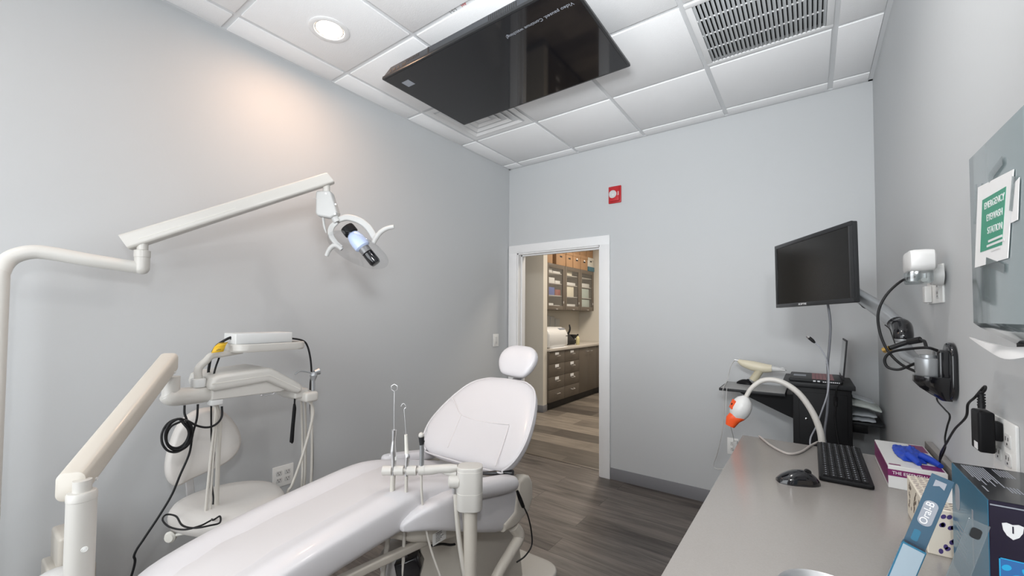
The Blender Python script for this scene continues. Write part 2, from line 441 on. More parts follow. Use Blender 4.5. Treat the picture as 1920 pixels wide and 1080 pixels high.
b = MB(); b.box(.95, 1.30, -1.75, -1.45, 2.808, 2.83, .003).cyl((1.12, -1.6, 2.82), (1.12, -1.6, 2.886), .03).box(1.02, 1.22, -1.7, -1.5, 2.876, 2.888, .002)
b.build('ceiling_mount', M['black'], t)
b = MB(); b.box(.583, .640, -1.868, -1.815, tz-.0016, tz-.0006); b.build('sticker', M['greyprint'], t)
Mt = frame((1.502, -1.838, tz-.0012), (-1, .035, 0), (.035, 1, 0))
text('lettering', 'Video paused. Continue watching?', .0268, Mt, M['greyprint'], t, depth=.0002)
pb = MB()
for k, (xa, wd) in enumerate(((.585, .012), (.612, .022), (.650, .016), (.690, .03))): pb.box(xa, xa+wd, ty0-.0012+.0035, ty0+.01, tz+.020, tz+.032)
pb.build('port', M['slot'], t)
pb = MB()
for k in range(14): pb.box(1.30+.012*k, 1.306+.012*k, ty0+.0018, ty0+.01, tz+.018, tz+.040)
pb.build('vent_slot', M['slot'], t)
pb = MB()
for k in range(8): pb.box(.72+.014*k, .727+.014*k, ty0+.0018, ty0+.01, tz+.030, tz+.040)
pb.build('vent_slot', M['slot'], t)
pb = MB(); pb.box(.893, .902, ty0+.0012, ty0+.01, tz+.014, tz+.046); pb.build('cable_clip', M['slot'], t)
# marker writing on a ceiling rail
lab = text('rail_label', '1-2-1', .022, frame((1.09, -1.969, H-.0012), (-1, 0, 0), (0, 1, 0)), M['slot'], None, depth=.0002)
tag(lab, 'small black handwritten marks on the ceiling rail above the screen', 'marking')
text('red_lettering', 'AH', .022, frame((1.16, -1.969, H-.0012), (-1, 0, 0), (0, 1, 0)), M['red'], lab, depth=.0002)

# ------------------------------------------------------------------ things on the walls
# fire alarm strobe
t = thing('fire_alarm_strobe', 'red fire alarm strobe high on the back wall above the door', 'alarm', (1.139, 0, 2.444))
b = MB(); b.box(1.082, 1.196, -.014, 0, 2.372, 2.520, .006, 3); b.box(1.094, 1.184, -.030, -.012, 2.384, 2.508, .010, 3); b.build('housing', M['red'], t)
b = MB(); b.lathe([(.036, 0), (.036, .004), (.030, .012), (.018, .019), (0, .021)], frame((1.128, -.029, 2.447), (1, 0, 0), (0, 0, 1), (0, -1, 0))); b.build('strobe_lens', M['clear'], t)
b = MB(); b.lathe([(.034, 0), (.034, .0015), (.020, .002), (.012, .0012), (0, .001)], frame((1.128, -.0298, 2.447), (1, 0, 0), (0, 0, 1), (0, -1, 0))); b.build('reflector', M['white'], t)
text('lettering', 'FIRE', .019, frame((1.176, -.0304, 2.447), (0, 0, -1), (1, 0, 0)), M['print'], t)

def receptacle(b, bs, c, ex, ez, n, s=1.0):
    """one socket face: c centre, ex across, ez up, n outwards"""
    F = frame(c, ex, ez, n)
    b.prism(rrect(.034*s, .028*s, .006), 0, .0022, F, .0006)
    bs.prism(rrect(.0028, .0085*s, .0005), .0015, .0026, F @ Matrix.Translation((-.0065*s, .004, 0)))
    bs.prism(rrect(.0028, .0075*s, .0005), .0015, .0026, F @ Matrix.Translation((.0065*s, .004, 0)))
    bs.prism(rrect(.005, .005, .0024), .0015, .0026, F @ Matrix.Translation((0, -.0068*s, 0)))
def plate(name, label, cat, c, ex, n, w, h, sockets, group=None, rocker=False):
    t = thing(name, label, cat, c, group); ez = Vector((0, 0, 1)); ex = Vector(ex); n = Vector(n); c = Vector(c)
    F = frame(c, ex, ez, n)
    b = MB(); b.prism(rrect(w, h, .004), 0, .006, F, .0018); b.build('cover_plate', M['plate'], t)
    if rocker:
        b = MB(); b.prism(rrect(.034, .067, .003), .0055, .0085, F, .001); b.build('rocker', M['white'], t)
        b = MB(); b.box(-.003, .003, -.02, -.014, .008, .0092, M=F); b.build('switch_lamp', M['greyprint'], t)
    for a, z in sockets:
        b = MB(); bs = MB()
        receptacle(b, bs, c+ex*a+ez*z+n*.0055, ex, ez, n)
        s_ = b.build('socket', M['white'], t); bs.build('slot', M['slot'], s_)
    return t
plate('light_switch', 'white rocker light switch on the left wall near the door', 'switch', (0, -.212, 1.152), (0, 1, 0), (1, 0, 0), .082, .122, [], rocker=True)
plate('wall_outlet', 'white four-socket outlet low on the left wall above the stool seat', 'outlet', (0, -2.213, .456), (0, 1, 0), (1, 0, 0), .118, .118, [(-.024, .02), (.024, .02), (-.024, -.02), (.024, -.02)])
plate('wall_outlet', 'white outlet low on the back wall below the orange-tipped lamp', 'outlet', (2.032, 0, .452), (1, 0, 0), (0, -1, 0), .074, .118, [(0, .02), (0, -.02)])
plate('wall_outlet', 'tall white outlet plate behind the plug-in night light', 'outlet', (W, -1.505, 1.502), (0, -1, 0), (-1, 0, 0), .205, .122, [(.046, .0), (.046, -.032)])
plate('wall_outlet', 'white outlet plate beside the black power adapter at the counter', 'outlet', (W, -2.08, 1.118), (0, -1, 0), (-1, 0, 0), .13, .118, [(.026, .02), (.026, -.02), (-.03, -.02)])

# plug in night light
t = thing('night_light', 'white plug-in night light with a clear lens on the right wall', 'night light', (W-.006, -1.50, 1.53))
NX = 2.79
def nl(u, v, x=NX): return px(u, v, x)
c0 = nl(1733, 500); nh = nl(1720, 474).z-nl(1720, 522).z
Fn = frame((NX-.004, c0.y, c0.z+.004), (0, -1, 0), (0, 0, 1), (-1, 0, 0))
b = MB()
secs = []
for z, s_ in ((-.024, .80), (-.018, .95), (.0, 1), (.026, 1.0), (.034, .96), (.037, .86)):
    secs.append([(a*s_, c_*s_, z) for a, c_ in rrect(.128, .066, .020, 5)])
b.loft(secs, M=Fn @ Matrix.Translation((0, .012, 0))); b.build('body', M['white'], t)
b = MB(); b.prism(rrect(.100, .040, .006), -.016, .036, Fn @ Matrix.Translation((0, -.036, 0)), .004); b.build('lens', M['lens'], t)
b = MB(); b.cyl((NX-.004, c0.y-.02, c0.z-.042), (NX-.004, c0.y+.02, c0.z-.042), .007, seg=12); b.build('bulb', M['white'], t)
sw = px(1757, 516, 2.822)
b = MB(); b.cyl((2.808, sw.y, sw.z), (2.833, sw.y, sw.z), .030, .032, 28); b.build('swivel_base', M['white'], t)
b = MB(); b.box(2.815, 2.8335, -1.478, -1.445, 1.445, 1.50, .003); b.build('plug_tail', M['white'], t)

# paper towel dispenser
t = thing('towel_dispenser', 'glossy grey paper towel dispenser on the right wall with taped signs', 'dispenser', (W, -2.447, 1.376))
dx = 2.742; yn, yf = -2.565, -2.318
m_disp = mat('smoky_cover', (.235, .285, .295), .10, coat=.5)
b = MB()
prof = [(W-.002, 1.695), (dx+.012, 1.695), (dx, 1.683), (dx, 1.385), (dx+.008, 1.377), (W-.002, 1.318)]
b.prism([(a, c) for a, c in prof], yn, yf, Matrix(((1, 0, 0, 0), (0, 0, 1, 0), (0, 1, 0, 0), (0, 0, 0, 1))), .006, 3)
b.build('cover', m_disp, t)
b = MB(); b.box(2.786, 2.806, yn+.03, yf-.03, 1.338, 1.352); 
b.build('towel_slot', M['black'], t)
Fs = frame((dx-.0012, (yn+yf)/2+.0, 1.54), (0, -1, 0), (0, 0, 1), (-1, 0, 0))
def at_disp(u, v):      # place on the cover's front face
    p = px(u, v, dx); return ((yn+yf)/2-p.y, p.z-1.54)
sign = [at_disp(*p) for p in ((1837, 351), (1904, 317), (1893, 484), (1831, 502))]
b = MB(); b.prism(sign, 0, .001, Fs)
sg = b.build('taped_sign', M['paper'], None); tag(sg, 'white paper sign with a green panel taped on the grey towel dispenser', 'sign')
grn = [at_disp(*p) for p in ((1846, 375), (1891, 349), (1883, 459), (1842, 473))]
b = MB(); b.prism(grn, .001, .0014, Fs); gp = b.build('green_panel', M['green'], sg)
for s_, v0, sz in (('EMERGENCY', .030, .0155), ('EYEWASH', .009, .0155), ('STATION', -.012, .0155)):
    text('lettering', s_, sz, Fs @ Matrix.Translation((.012, v0+.006, .0016)) @ Matrix.Rotation(math.radians(-2), 4, 'Z'), M['print'], sg)
b = MB()
for k, (w, v0) in enumerate(((.06, -.022), (.075, -.029), (.04, -.038))): b.box(.012-w/2, .012+w/2, v0-.0018, v0+.0018, .0014, .0018, M=Fs)
b.build('fine_print', M['print'], sg)
b = MB()
def strip(p, q, w):
    p = Vector(at_disp(*p)).to_3d(); q = Vector(at_disp(*q)).to_3d(); d = (q-p).normalized(); n = Vector((-d.y, d.x, 0))*w
    b.prism([tuple((p+n)[:2]), tuple((p-n)[:2]), tuple((q-n)[:2]), tuple((q+n)[:2])], .0011, .0016, Fs)
for tp in (((1858, 335), (1884, 300), .007), ((1834, 345), (1831, 420), .005), ((1853, 490), (1888, 504), .007), ((1906, 330), (1900, 395), .006)):
    b = MB(); strip(*tp); b.build('tape', M['lens'], sg)
b = MB(); b.prism([at_disp(*p) for p in ((1904, 345), (1915, 332), (1912, 412), (1899, 418))], .0002, .0009, Fs)
tag(b.build('paper_note', M['paper'], None), 'small torn white note beside the green sign on the dispenser', 'note')
# towel hanging from the dispenser
b = MB(); L_ = []
P = [px(1817, 632, 2.80), px(1850, 645, 2.775), px(1893, 652, 2.76), px(1935, 652, 2.765)]
Q = [px(1818, 634, 2.80), px(1850, 656, 2.77), px(1884, 673, 2.752), px(1935, 668, 2.76)]
R_ = [Vector((2.815, p.y, 1.336)) for p in P]
g = [catmull(r, 5) for r in (R_, P, Q)]
top_ = [[p+Vector((0, 0, .0016)) for p in r] for r in g]
b.loft([[g[0][k], g[1][k], g[2][k], top_[2][k], top_[1][k], top_[0][k]] for k in range(len(g[0]))])
o = b.build('paper_towel', M['paper'], None, 80); tag(o, 'white paper towel hanging out under the grey dispenser', 'paper towel')

# ------------------------------------------------------------------ monitor on its wall arm
Lc, Rc = Vector((2.3585, -.8695, 1.6015)), Vector((2.6405, -1.3325, 1.613))
mc = (Lc+Rc)/2; ex = (Rc-Lc).normalized(); mn = Vector((ex.y, -ex.x, 0)).normalized(); mw, mh = (Rc-Lc).length, .3215
ez = mn.cross(ex).normalized()
if ez.z < 0: ez = -ez
Fm = frame(mc, ex, ez, mn)
t = thing('computer_monitor', 'black flat computer monitor held out on the silver wall arm', 'monitor', mc)
b = MB()
ow, oh, iw, ih = mw/2, mh/2, mw/2-.018, mh/2-.018
b.prism(rrect(mw, mh, .005, 3), -.022, -.004, Fm, .003)
for a in ((-ow, ow, ih, oh), (-ow, ow, -oh, -ih), (-ow, -iw, -ih, ih), (iw, ow, -ih, ih)): b.box(*a, -.006, .003, .0015, M=Fm)
b.build('bezel', M['bezel'], t)
b = MB(); b.loft([[(a, c, z) for a, c in rrect(mw*s, mh*s2, .02)] for s, s2, z in ((.98, .97, -.021), (.93, .9, -.034), (.6, .62, -.05))], M=Fm); b.build('housing', M['black'], t)
b = MB(); b.box(-iw, iw, -ih, ih, -.004, .0, M=Fm); b.build('screen', mat('monitor_glass', (.008, .0075, .007), .16, spec=.5), t)
text('lettering', 'SCEPTRE', .0125, Fm @ Matrix.Translation((-.05, -oh+.0095, .0032)), M['print'], t, sx=1.25)

t = thing('monitor_mount', 'silver jointed monitor arm bracketed to the right wall', 'monitor arm', (W, -1.69, 1.24))
b = MB(); b.prism(rrect(.10, .168, .045, 8), 0, .016, frame((W, -1.685, 1.238), (0, -1, 0), (0, 0, 1), (-1, 0, 0)), .006, 3)
b.build('wall_plate', M['blackgloss'], t)
b = MB()
secs = []
for z, r, xo in ((1.222, .036, 2.786), (1.205, .036, 2.786), (1.185, .030, 2.796), (1.165, .02, 2.812), (1.152, .012, 2.822)):
    ring_ = []
    for k in range(20):
        a = 2*PI*k/20; x = xo+r*math.cos(a); ring_.append((min(x+(.03 if math.cos(a) > .3 else 0), W-.008), -1.690+r*1.05*math.sin(a), z))
    secs.append(ring_)
b.loft(secs); b.box(2.80, 2.832, -1.722, -1.655, 1.195, 1.30, .008, 3); b.build('wall_bracket', M['blackgloss'], t)
b = MB(); b.lathe([(.030, 0), (.031, .002), (.031, .05), (.028, .053), (.020, .054), (.020, .062), (0, .062)], Matrix.Translation((2.786, -1.69, 1.222)), 32); b.build('pivot_drum', M['silver'], t)
elb = px(1694, 638, 2.762)
b = MB(); b.tube([(2.786, -1.665, 1.250), (2.778, -1.60, 1.255), (2.766, -1.52, 1.268), (elb.x, elb.y-.01, elb.z-.022)], [.022, .026, .028, .026], 16, sq=rrect(1.5, 1.1, .4)); b.build('lower_link', M['silver'], t)
b = MB(); b.lathe([(.025, 0), (.0265, .003), (.0265, .010), (.023, .012)], Matrix.Translation((elb.x, elb.y, elb.z-.006)), 24); b.build('joint_ring', M['silver'], t)
b = MB(); tA, tB, tC = px(1684, 610, 2.757), px(1645, 577, 2.712), px(1607, 553, 2.663)
b.tube([elb+Vector((0, 0, .002)), elb+Vector((0, .003, .018)), tA.lerp(elb, .35)+Vector((.004, -.004, .012)), tA, tA.lerp(tB, .12)], [.025, .0275, .029, .0275, .027], 18, res=6); b.build('elbow_cover', M['blackgloss'], t)
b = MB(); top = Vector((2.560, -1.075, 1.585)); 
b.tube([tA.lerp(tB, .06), tB, tC, top], [.0255, .0265, .0265, .024], 20); b.build('upper_tube', M['silver'], t)
b = MB(); b.cyl(top+Vector((0, 0, -.03)), top+Vector((0, 0, .03)), .024).prism(rrect(.1, .1, .008), -.062, -.048, Fm, .002); b.tube([top, mc-mn*.055], .016, 14, False); b.build('tilt_head', M['black'], t)

# cables around the arm
def cord(name, label, pts, r, m, cat='cable', res=10, group=None, seg=10):
    b = MB(); b.tube(pts, r, seg, res=res); o = b.build(name, m, None, 60); tag(o, label, cat, group); return o
cord('power_cable', 'thick black cable looping from the night light down to the monitor arm', [py(1714, 519, -1.535), py(1690, 527, -1.58), py(1662, 553, -1.60), py(1647, 585, -1.60), py(1649, 620, -1.60), py(1663, 655, -1.62), py(1688, 682, -1.65), py(1722, 699, -1.70)], .0040, M['rubber'])
cord('power_cable', 'black cable looped tightly round the silver joint of the monitor arm', [py(1757, 657, -1.725), py(1738, 652, -1.74), py(1705, 654, -1.70), py(1672, 660, -1.66), py(1659, 673, -1.65), py(1664, 688, -1.65), py(1683, 693, -1.66), py(1700, 688, -1.67), py(1714, 682, -1.69)], .0040, M['rubber'])
t = thing('video_connector', 'black cable connector with a gold end tied on the monitor arm', 'connector', py(1690, 645, -1.62))
b = MB(); b.tube([py(1668, 653, -1.60), py(1688, 646, -1.60), py(1700, 642, -1.60)], .0075, 10, False); b.tube([py(1703, 641, -1.60), py(1726, 637, -1.62)], .010, 10, False); b.build('plug_body', M['rubber'], t)
b = MB(); b.tube([py(1657, 657, -1.59), py(1669, 653, -1.60)], .0095, 12, False); b.build('gold_end', M['gold'], t)
b = MB(); b.tube([py(1724, 637, -1.62), py(1733, 640, -1.65), py(1737, 652, -1.68)], .0045, 8); b.build('cord', M['rubber'], t)
cord('thin_cable', 'thin black wire along the underside of the silver arm tube', [py(1611, 568, -1.22), py(1618, 576, -1.24), py(1628, 580, -1.27)], .0015, M['rubber'])
cord('thin_cable', 'thin black wire hanging beside the elbow of the monitor arm', [py(1659, 609, -1.45), py(1668, 617, -1.46), py(1673, 630, -1.47), py(1678, 644, -1.48)], .0018, M['rubber'])
# ------------------------------------------------------------------ rolling laptop cart in the corner
t = thing('computer_cart', 'black rolling computer cart with side shelves in the far right corner', 'cart', (2.54, -.24, 0))
b = MB(); b.box(2.41, 2.685, -.42, -.06, .12, .985, .004); cab = b.build('cabinet', M['black'], t)
b = MB(); b.box(2.44, 2.665, -.424, -.42, .20, .955, .002); d_ = b.build('door', M['black'], t)
b = MB(); b.lathe([(.006, 0), (.006, .004), (0, .005)], frame((2.475, -.424, .80), (1, 0, 0), (0, 0, 1), (0, -1, 0)), 14); b.build('lock', M['chrome'], d_)
b = MB(); b.box(2.36, 2.700, -.445, -.03, .986, 1.012, .004); b.build('tabletop', M['dgrey'], t)
b = MB(); b.box(2.003, 2.372, -.372, -.03, .906, .923, .003); b.build('side_shelf', M['dgrey'], t)
m_lam = mat('grey_shelf_laminate', (.36, .36, .355), .4)
b = MB(); b.box(2.012, 2.368, -.364, -.032, .9225, .924); b.build('shelf_laminate', m_lam, t)
b = MB(); b.prism([(2.10, .906), (2.41, .906), (2.41, .76), (2.36, .78), (2.12, .885)], .24, .27, Matrix(((1, 0, 0, 0), (0, 0, -1, 0), (0, 1, 0, 0), (0, 0, 0, 1)))); b.build('bracket', M['black'], t)
b = MB(); b.box(2.686, 2.832, -.305, -.03, .776, .792, .003); b.build('side_shelf', M['dgrey'], t)
b = MB(); b.box(2.69, 2.76, -.30, -.27, .73, .776, .004); b.build('bracket', M['black'], t)
b = MB(); b.box(2.37, 2.72, -.46, -.03, .075, .12, .006); b.build('base', M['black'], t)
for x, y in ((2.40, -.42), (2.68, -.42), (2.40, -.07), (2.68, -.07)):
    b = MB(); b.cyl((x-.012, y, .032), (x+.012, y, .032), .031).box(x-.016, x+.016, y-.012, y+.012, .045, .078, .003); b.build('caster', M['rubber'], t)

# laptop, opened flat to the right
t = thing('laptop', 'open black laptop with dull red keys on the cart top', 'laptop', (2.53, -.23, 1.012))
b = MB(); b.box(2.392, 2.648, -.415, -.075, 1.0125, 1.032, .006, 3); lb = b.build('base', M['dgrey'], t)
m_key = mat('red_keys', (.30, .12, .13), .5)
b = MB()
for i in range(6):
    for j in range(15): b.box(2.505+i*.0175, 2.5205+i*.0175, -.40+j*.0205, -.3825+j*.0205, 1.032, 1.0334)
b.build('keyboard', m_key, t)
b = MB(); b.box(2.412, 2.475, -.29, -.20, 1.0318, 1.0326); b.build('touchpad', M['greyprint'], t)
b = MB()
for k in range(9): b.box(2.555+.009*k, 2.561+.009*k, -.4158, -.414, 1.0175, 1.0235)
b.box(2.51, 2.522, -.4158, -.414, 1.018, 1.026).box(2.53, 2.542, -.4158, -.414, 1.018, 1.026)
b.build('port', M['steel'], t)
Fl = frame((2.648, -.245, 1.034), (0, 1, 0), (.085, 0, 1))
b = MB(); b.prism([(a, c+.115) for a, c in rrect(.34, .232, .01)], -.003, .004, Fl, .002); b.build('lid', M['dgrey'], t)
b = MB(); b.box(-.158, .158, .018, .222, -.0038, -.0028, M=Fl); b.build('screen', M['screen'], t)

# power lead of the laptop
cord('laptop_power_cable', 'black laptop power cord hanging down the front of the cart', [(2.640, -.425, 1.024), (2.632, -.452, 1.02), (2.618, -.462, 1.0), (2.612, -.455, .96), (2.612, -.435, .9), (2.608, -.43, .84), (2.612, -.43, .76), (2.63, -.44, .62)], .0035, M['rubber'])
b = MB(); b.tube([(2.612, -.437, .945), (2.612, -.434, .895)], .0085, 12, False); tag(b.build('cord_filter', M['rubber'], None), 'black cylinder on the laptop cord in front of the cart', 'cord filter')

# scanner wand, mouse on the left shelf
t = thing('curing_wand', 'cream pistol-shaped handpiece resting beside the mouse on the cart shelf', 'dental handpiece', (2.19, -.2, .923))
yw = -.20
def W_(u, v, dy=0): return py(u, v, yw+dy)
b = MB(); b.tube([W_(1384, 676), W_(1394, 681), W_(1412, 686), W_(1432, 690), W_(1447, 691)], [.012, .024, .033, .031, .024], 18); b.build('barrel', M['cream'], t)
b = MB(); b.tube([W_(1428, 688), W_(1421, 700), W_(1412, 713)], [.028, .024, .026], 14); b.build('grip', mat('tan_grip', (.55, .50, .36), .45), t)
b = MB(); b.tube([W_(1446, 691), W_(1460, 693), W_(1472, 695)], [.019, .015, .007], 14); b.build('nozzle', M['white'], t)
b = MB(); b.tube([W_(1464, 690), W_(1470, 691), W_(1475, 695)], .003, 8); b.tube([W_(1377, 675), W_(1385, 676)], .005, 8, False); b.build('tip', M['steel'], t)
cord('wand_cord', 'thin pale cord looping from the cream handpiece down below the cart shelf', [W_(1378, 675), W_(1370, 688, .05), W_(1364, 712, .1), (2.035, -.385, .935), (2.030, -.392, .90), py(1358, 760, -.34), py(1354, 810, -.25), py(1345, 850, -.15), py(1338, 872, -.08), py(1345, 879, -.08), py(1366, 878, -.10)], .0022, M['thincord'])
cord('lamp_cord', 'thin pale cord hanging straight down to the low back wall outlet', [(2.052, -.375, .93), (2.05, -.38, .9), py(1362, 775, -.36), py(1370, 800, -.25), py(1376, 826, -.05), (2.032, -.012, .435)], .0018, M['thincord'])
b = MB(); b.box(2.036, 2.066, -.045, -.0085, .44, .50, .006, 3); tag(b.build('plug_adapter', M['white'], None), 'white plug block in the low back wall outlet', 'plug')
def mouse(name, label, c, ang, L, Wd, Hh, m):
    t = thing(name, label, 'computer mouse', c)
    F = Matrix.Translation(Vector(c)) @ Matrix.Rotation(ang, 4, 'Z')
    secs = []
    n = 12
    for i in range(n+1):
        s = i/n; y = (s-.5)*L
        w = Wd/2*max(.06, (math.sin(PI*min(1, max(0, .04+s*.92)))**.45))*(1-.12*math.exp(-((s-.5)/.18)**2))
        h = Hh*max(.10, math.sin(PI*(.06+.88*s**.85))**.7)
        r = [(w*math.cos(2*PI*k/20), y, max(.0, 0)+ (h*max(0, math.sin(2*PI*k/20))**.8)) for k in range(20)]
        secs.append(r)
    b = MB(); b.loft(secs, M=F); sh = b.build('shell', m, t, 50)
    b = MB(); b.cyl((-.004, -L*.24, Hh*.86), (.004, -L*.24, Hh*.86), .009).xf(F); b.build('scroll_wheel', M['rubber'], t)
    return t
mp = pz(1396, 720, .924)
mouse('computer_mouse', 'small black mouse on the cart side shelf next to the cream handpiece', (mp.x, mp.y, .924), math.radians(70), .10, .058, .034, M['black'])

# wrapped packets on the low shelf
def packet(label, x0, x1, y0, y1, z0, z1, m, rz=0, bow=0):
    b = MB(); n = 7; secs = []
    for i in range(n+1):
        s = i/n; x = x0+(x1-x0)*s; dz = bow*math.sin(s*PI)+.004*noise.noise((x*30, z0*9, 1))
        k = .55 if i in (0, n) else 1
        secs.append([(x, (y0+y1)/2+(y1-y0)*a, (z0+z1)/2+dz+(z1-z0)*c*k) for a, c in rrect(1, 1, .3, 3)])
    b.loft(secs)
    c = Vector(((x0+x1)/2, (y0+y1)/2, (z0+z1)/2))
    b.xf(Matrix.Translation(c) @ Matrix.Rotation(rz, 4, 'Y') @ Matrix.Translation(-c))
    o = b.build('wrapped_packet', m, None, 50); tag(o, label, 'packet', 'wrapped packets on the low cart shelf'); return o
m_foil = mat('grey_plastic_wrap', (.50, .53, .56), .25, coat=.4, bump=.3, bscale=40)
m_pap = mat('crumpled_wrap', (.62, .66, .62), .45, bump=.4, bscale=30)
packet('silvery wrapped packet at the bottom of the pile on the low shelf', 2.690, 2.795, -.30, -.06, .7925, .818, m_foil)
packet('silvery wrapped packet second from the bottom of the low shelf pile', 2.690, 2.80, -.295, -.05, .820, .846, m_foil, .02)
packet('pale green-white wrap lying tilted on top of the low shelf pile', 2.690, 2.822, -.30, -.06, .862, .893, m_pap, .20, .006)
packet('thin grey sheet packet leaning over the top of the low shelf pile', 2.70, 2.80, -.20, -.05, .898, .912, m_foil, .25)

# whitening lamp on a gooseneck
t = thing('whitening_lamp', 'white gooseneck dental lamp with orange tip arching above the counter end', 'dental lamp', (2.534, -1.25, 0))
yg = -1.25
g_ = [(2.534, yg, .05), (2.535, yg, .4), (2.536, yg, .72), py(1541, 830, yg), py(1534, 797, yg), py(1518, 764, yg), py(1494, 734, yg), py(1462, 715, yg), py(1432, 713, yg), py(1410, 727, yg), py(1397, 747, yg)]
b = MB(); b.tube(g_, [.0125, .0125, .0125, .0125, .0125, .012, .012, .0115, .011, .010, .0095], 14, res=10); b.build('gooseneck', M['beige2'], t)
hA, hB = py(1398, 745, yg), py(1372, 803, yg)
dh = (hB-hA); Lh = dh.length; dh.normalize()
Fh = frame(hA, dh.cross(Vector((0, 1, 0))), Vector((0, 1, 0)), dh)
b = MB(); b.lathe([(.012, -.004), (.016, 0), (.030, .012), (.041, .035), (.0435, .058), (.040, .080), (.032, .100), (.026, .108), (0, .109)], Fh, 28); b.build('lamp_head', M['white'], t)
b = MB(); b.loft([[(a-.010*(z > .1), c*s2, z) for a, c in [(p*s, q) for p, q in rrect(1, 1, .35, 5)]] for s, s2, z in ((.060, .062, .088), (.066, .066, .096), (.058, .060, .118), (.040, .048, .150))], M=Fh); b.build('orange_shield', M['orange'], t)
b = MB(); Fb = Fh @ Matrix.Rotation(math.radians(-150), 4, 'Z') @ Matrix.Translation((.0415, 0, .050)) @ Matrix.Rotation(PI/2, 4, 'Y')
b.prism(rrect(.042, .030, .003), -.004, .002, Fb, .001); pl_ = b.build('control_panel', M['orange'], t)
b = MB(); b.prism(rrect(.009, .009, .002), .002, .003, Fb); b.build('button', M['black'], pl_)
b = MB(); b.lathe([(.16, 0), (.17, .008), (.16, .03), (.03, .05), (.0125, .055)], Matrix.Translation((2.534, yg, .0)), 32); b.build('base', M['white'], t)

# pale tube curving over the worktop
cord('pale_tube', 'pale grey-beige tube lying in a curve on the far end of the worktop', [pz(1424, 818, .8945), pz(1445, 835, .8945), pz(1475, 850, .8945), pz(1500, 848, .8945), pz(1521, 835, .8945), pz(1533, 829, .8945)], .0042, mat('pale_beige_tube', (.42, .385, .36), .35))
# monitor cable with a tied usb lead
yc = -1.12
cord('monitor_cable', 'dark grey cable hanging from the monitor down behind the keyboard', [mc+ez*(-mh/2+.02)+ex*.06-mn*.03, py(1553, 575, yc), py(1557, 610, yc), py(1555, 650, yc), py(1552, 683, yc), py(1553, 720, yc), py(1551, 770, yc), py(1546, 815, yc), (2.556, yc, .78), (2.556, yc, .5)], .0048, M['cablegrey'])
t = thing('usb_lead', 'grey lead with an upright plug tied onto the hanging monitor cable', 'cable', py(1552, 680, yc-.008))
yu = yc-.010
b = MB(); b.tube([py(1526, 641, yu), py(1536, 650, yu), py(1545, 664, yu), py(1551, 680, yu), py(1554, 712, yu), py(1551, 740, yu), py(1541, 770, yu), py(1530, 800, yu), py(1519, 826, yu-.1), (2.50, -1.30, .80), (2.48, -1.28, .6)], .0030, 10); b.build('cord', mat('light_grey_cable', (.30, .31, .34), .4), t)
b = MB(); b.tube([py(1513, 630, yu), py(1518, 634, yu)], .0065, 10, False); b.build('plug_contact', M['chrome'], t)
b = MB(); b.tube([py(1517, 633, yu), py(1524, 639, yu), py(1528, 643, yu)], [.0075, .0075, .004], 10, False); b.build('plug_grip', M['rubber'], t)
b = MB(); b.tube([py(1548, 680, yu), py(1556, 681, yu)], .0085, 10, False); b.build('cable_tie', M['clear'], t)

# ------------------------------------------------------------------ worktop
CZ, CX, CY = .89, 2.260, -1.392
t = thing('worktop', 'long glossy grey laminate worktop along the right wall', 'worktop', (2.55, -2.9, CZ-.04))
b = MB(); b.box(CX, W-.001, YF+.01, CY, CZ-.040, CZ, .003, 2); b.build('countertop', M['counter'], t)
b = MB(); b.box(W-.020, W-.001, YF+.01, CY, CZ, CZ+.075, .002); b.build('backsplash', M['counter'], t)
for k in range(3):
    y0 = YF+.02+k*1.02; y1 = y0+1.0
    lb = ('taupe base cabinet under the worktop nearest the room corner', 'taupe base cabinet under the middle of the worktop', 'taupe base cabinet under the free end of the worktop')[k]
    tc_ = thing('base_cabinet', lb, 'cabinet', (2.58, (y0+y1)/2, 0), 'cabinets under the worktop')
    b = MB(); b.box(2.305, W-.004, y0, y1, .10, CZ-.0405, .002).box(2.36, W-.004, y0, y1, .001, .10); b.build('carcass', M['cab'], tc_)
    for q in (0, 1):
        b = MB(); b.box(2.285, 2.304, y0+.004+.5*q, y0+.496+.5*q, .11, CZ-.055, .002); dd = b.build('door', M['cab'], tc_)
        b = MB(); b.tube([(2.285, y0+.45+.1*q, .70), (2.262, y0+.45+.1*q, .70), (2.262, y0+.45+.1*q, .80), (2.285, y0+.45+.1*q, .80)], .005, 8, False); b.build('handle', M['steel'], dd)

# keyboard
kA, kB, kC = pz(1534, 831, CZ+.014), pz(1609, 836, CZ+.014), pz(1637, 910, CZ+.012)
kD = pz(1538, 897, CZ+.012)
kx = ((kB-kA)+(kC-kD)).normalized(); ky = Vector((-kx.y, kx.x, 0)).normalized(); kc = (kA+kB+kC+kD)/4; kw = ((kB-kA).length+(kC-kD).length)/2; kl = ((kA-kD).length+(kB-kC).length)/2
ky = ((kA-kD)+(kB-kC)).normalized(); kx = Vector((ky.y, -ky.x, 0))
Fk = frame((kc.x, kc.y, CZ), kx, Vector((ky.x, ky.y, 0)))
t = thing('keyboard', 'black computer keyboard lying lengthwise on the grey worktop', 'keyboard', (kc.x, kc.y, CZ))
b = MB(); b.prism(rrect(kw, kl, .008), .002, .014, Fk, .003); b.build('case', M['black'], t)
mk = mat('key_caps', (.009, .009, .010), .6, spec=.2)
rows, cols = 6, 19
legends = MB()
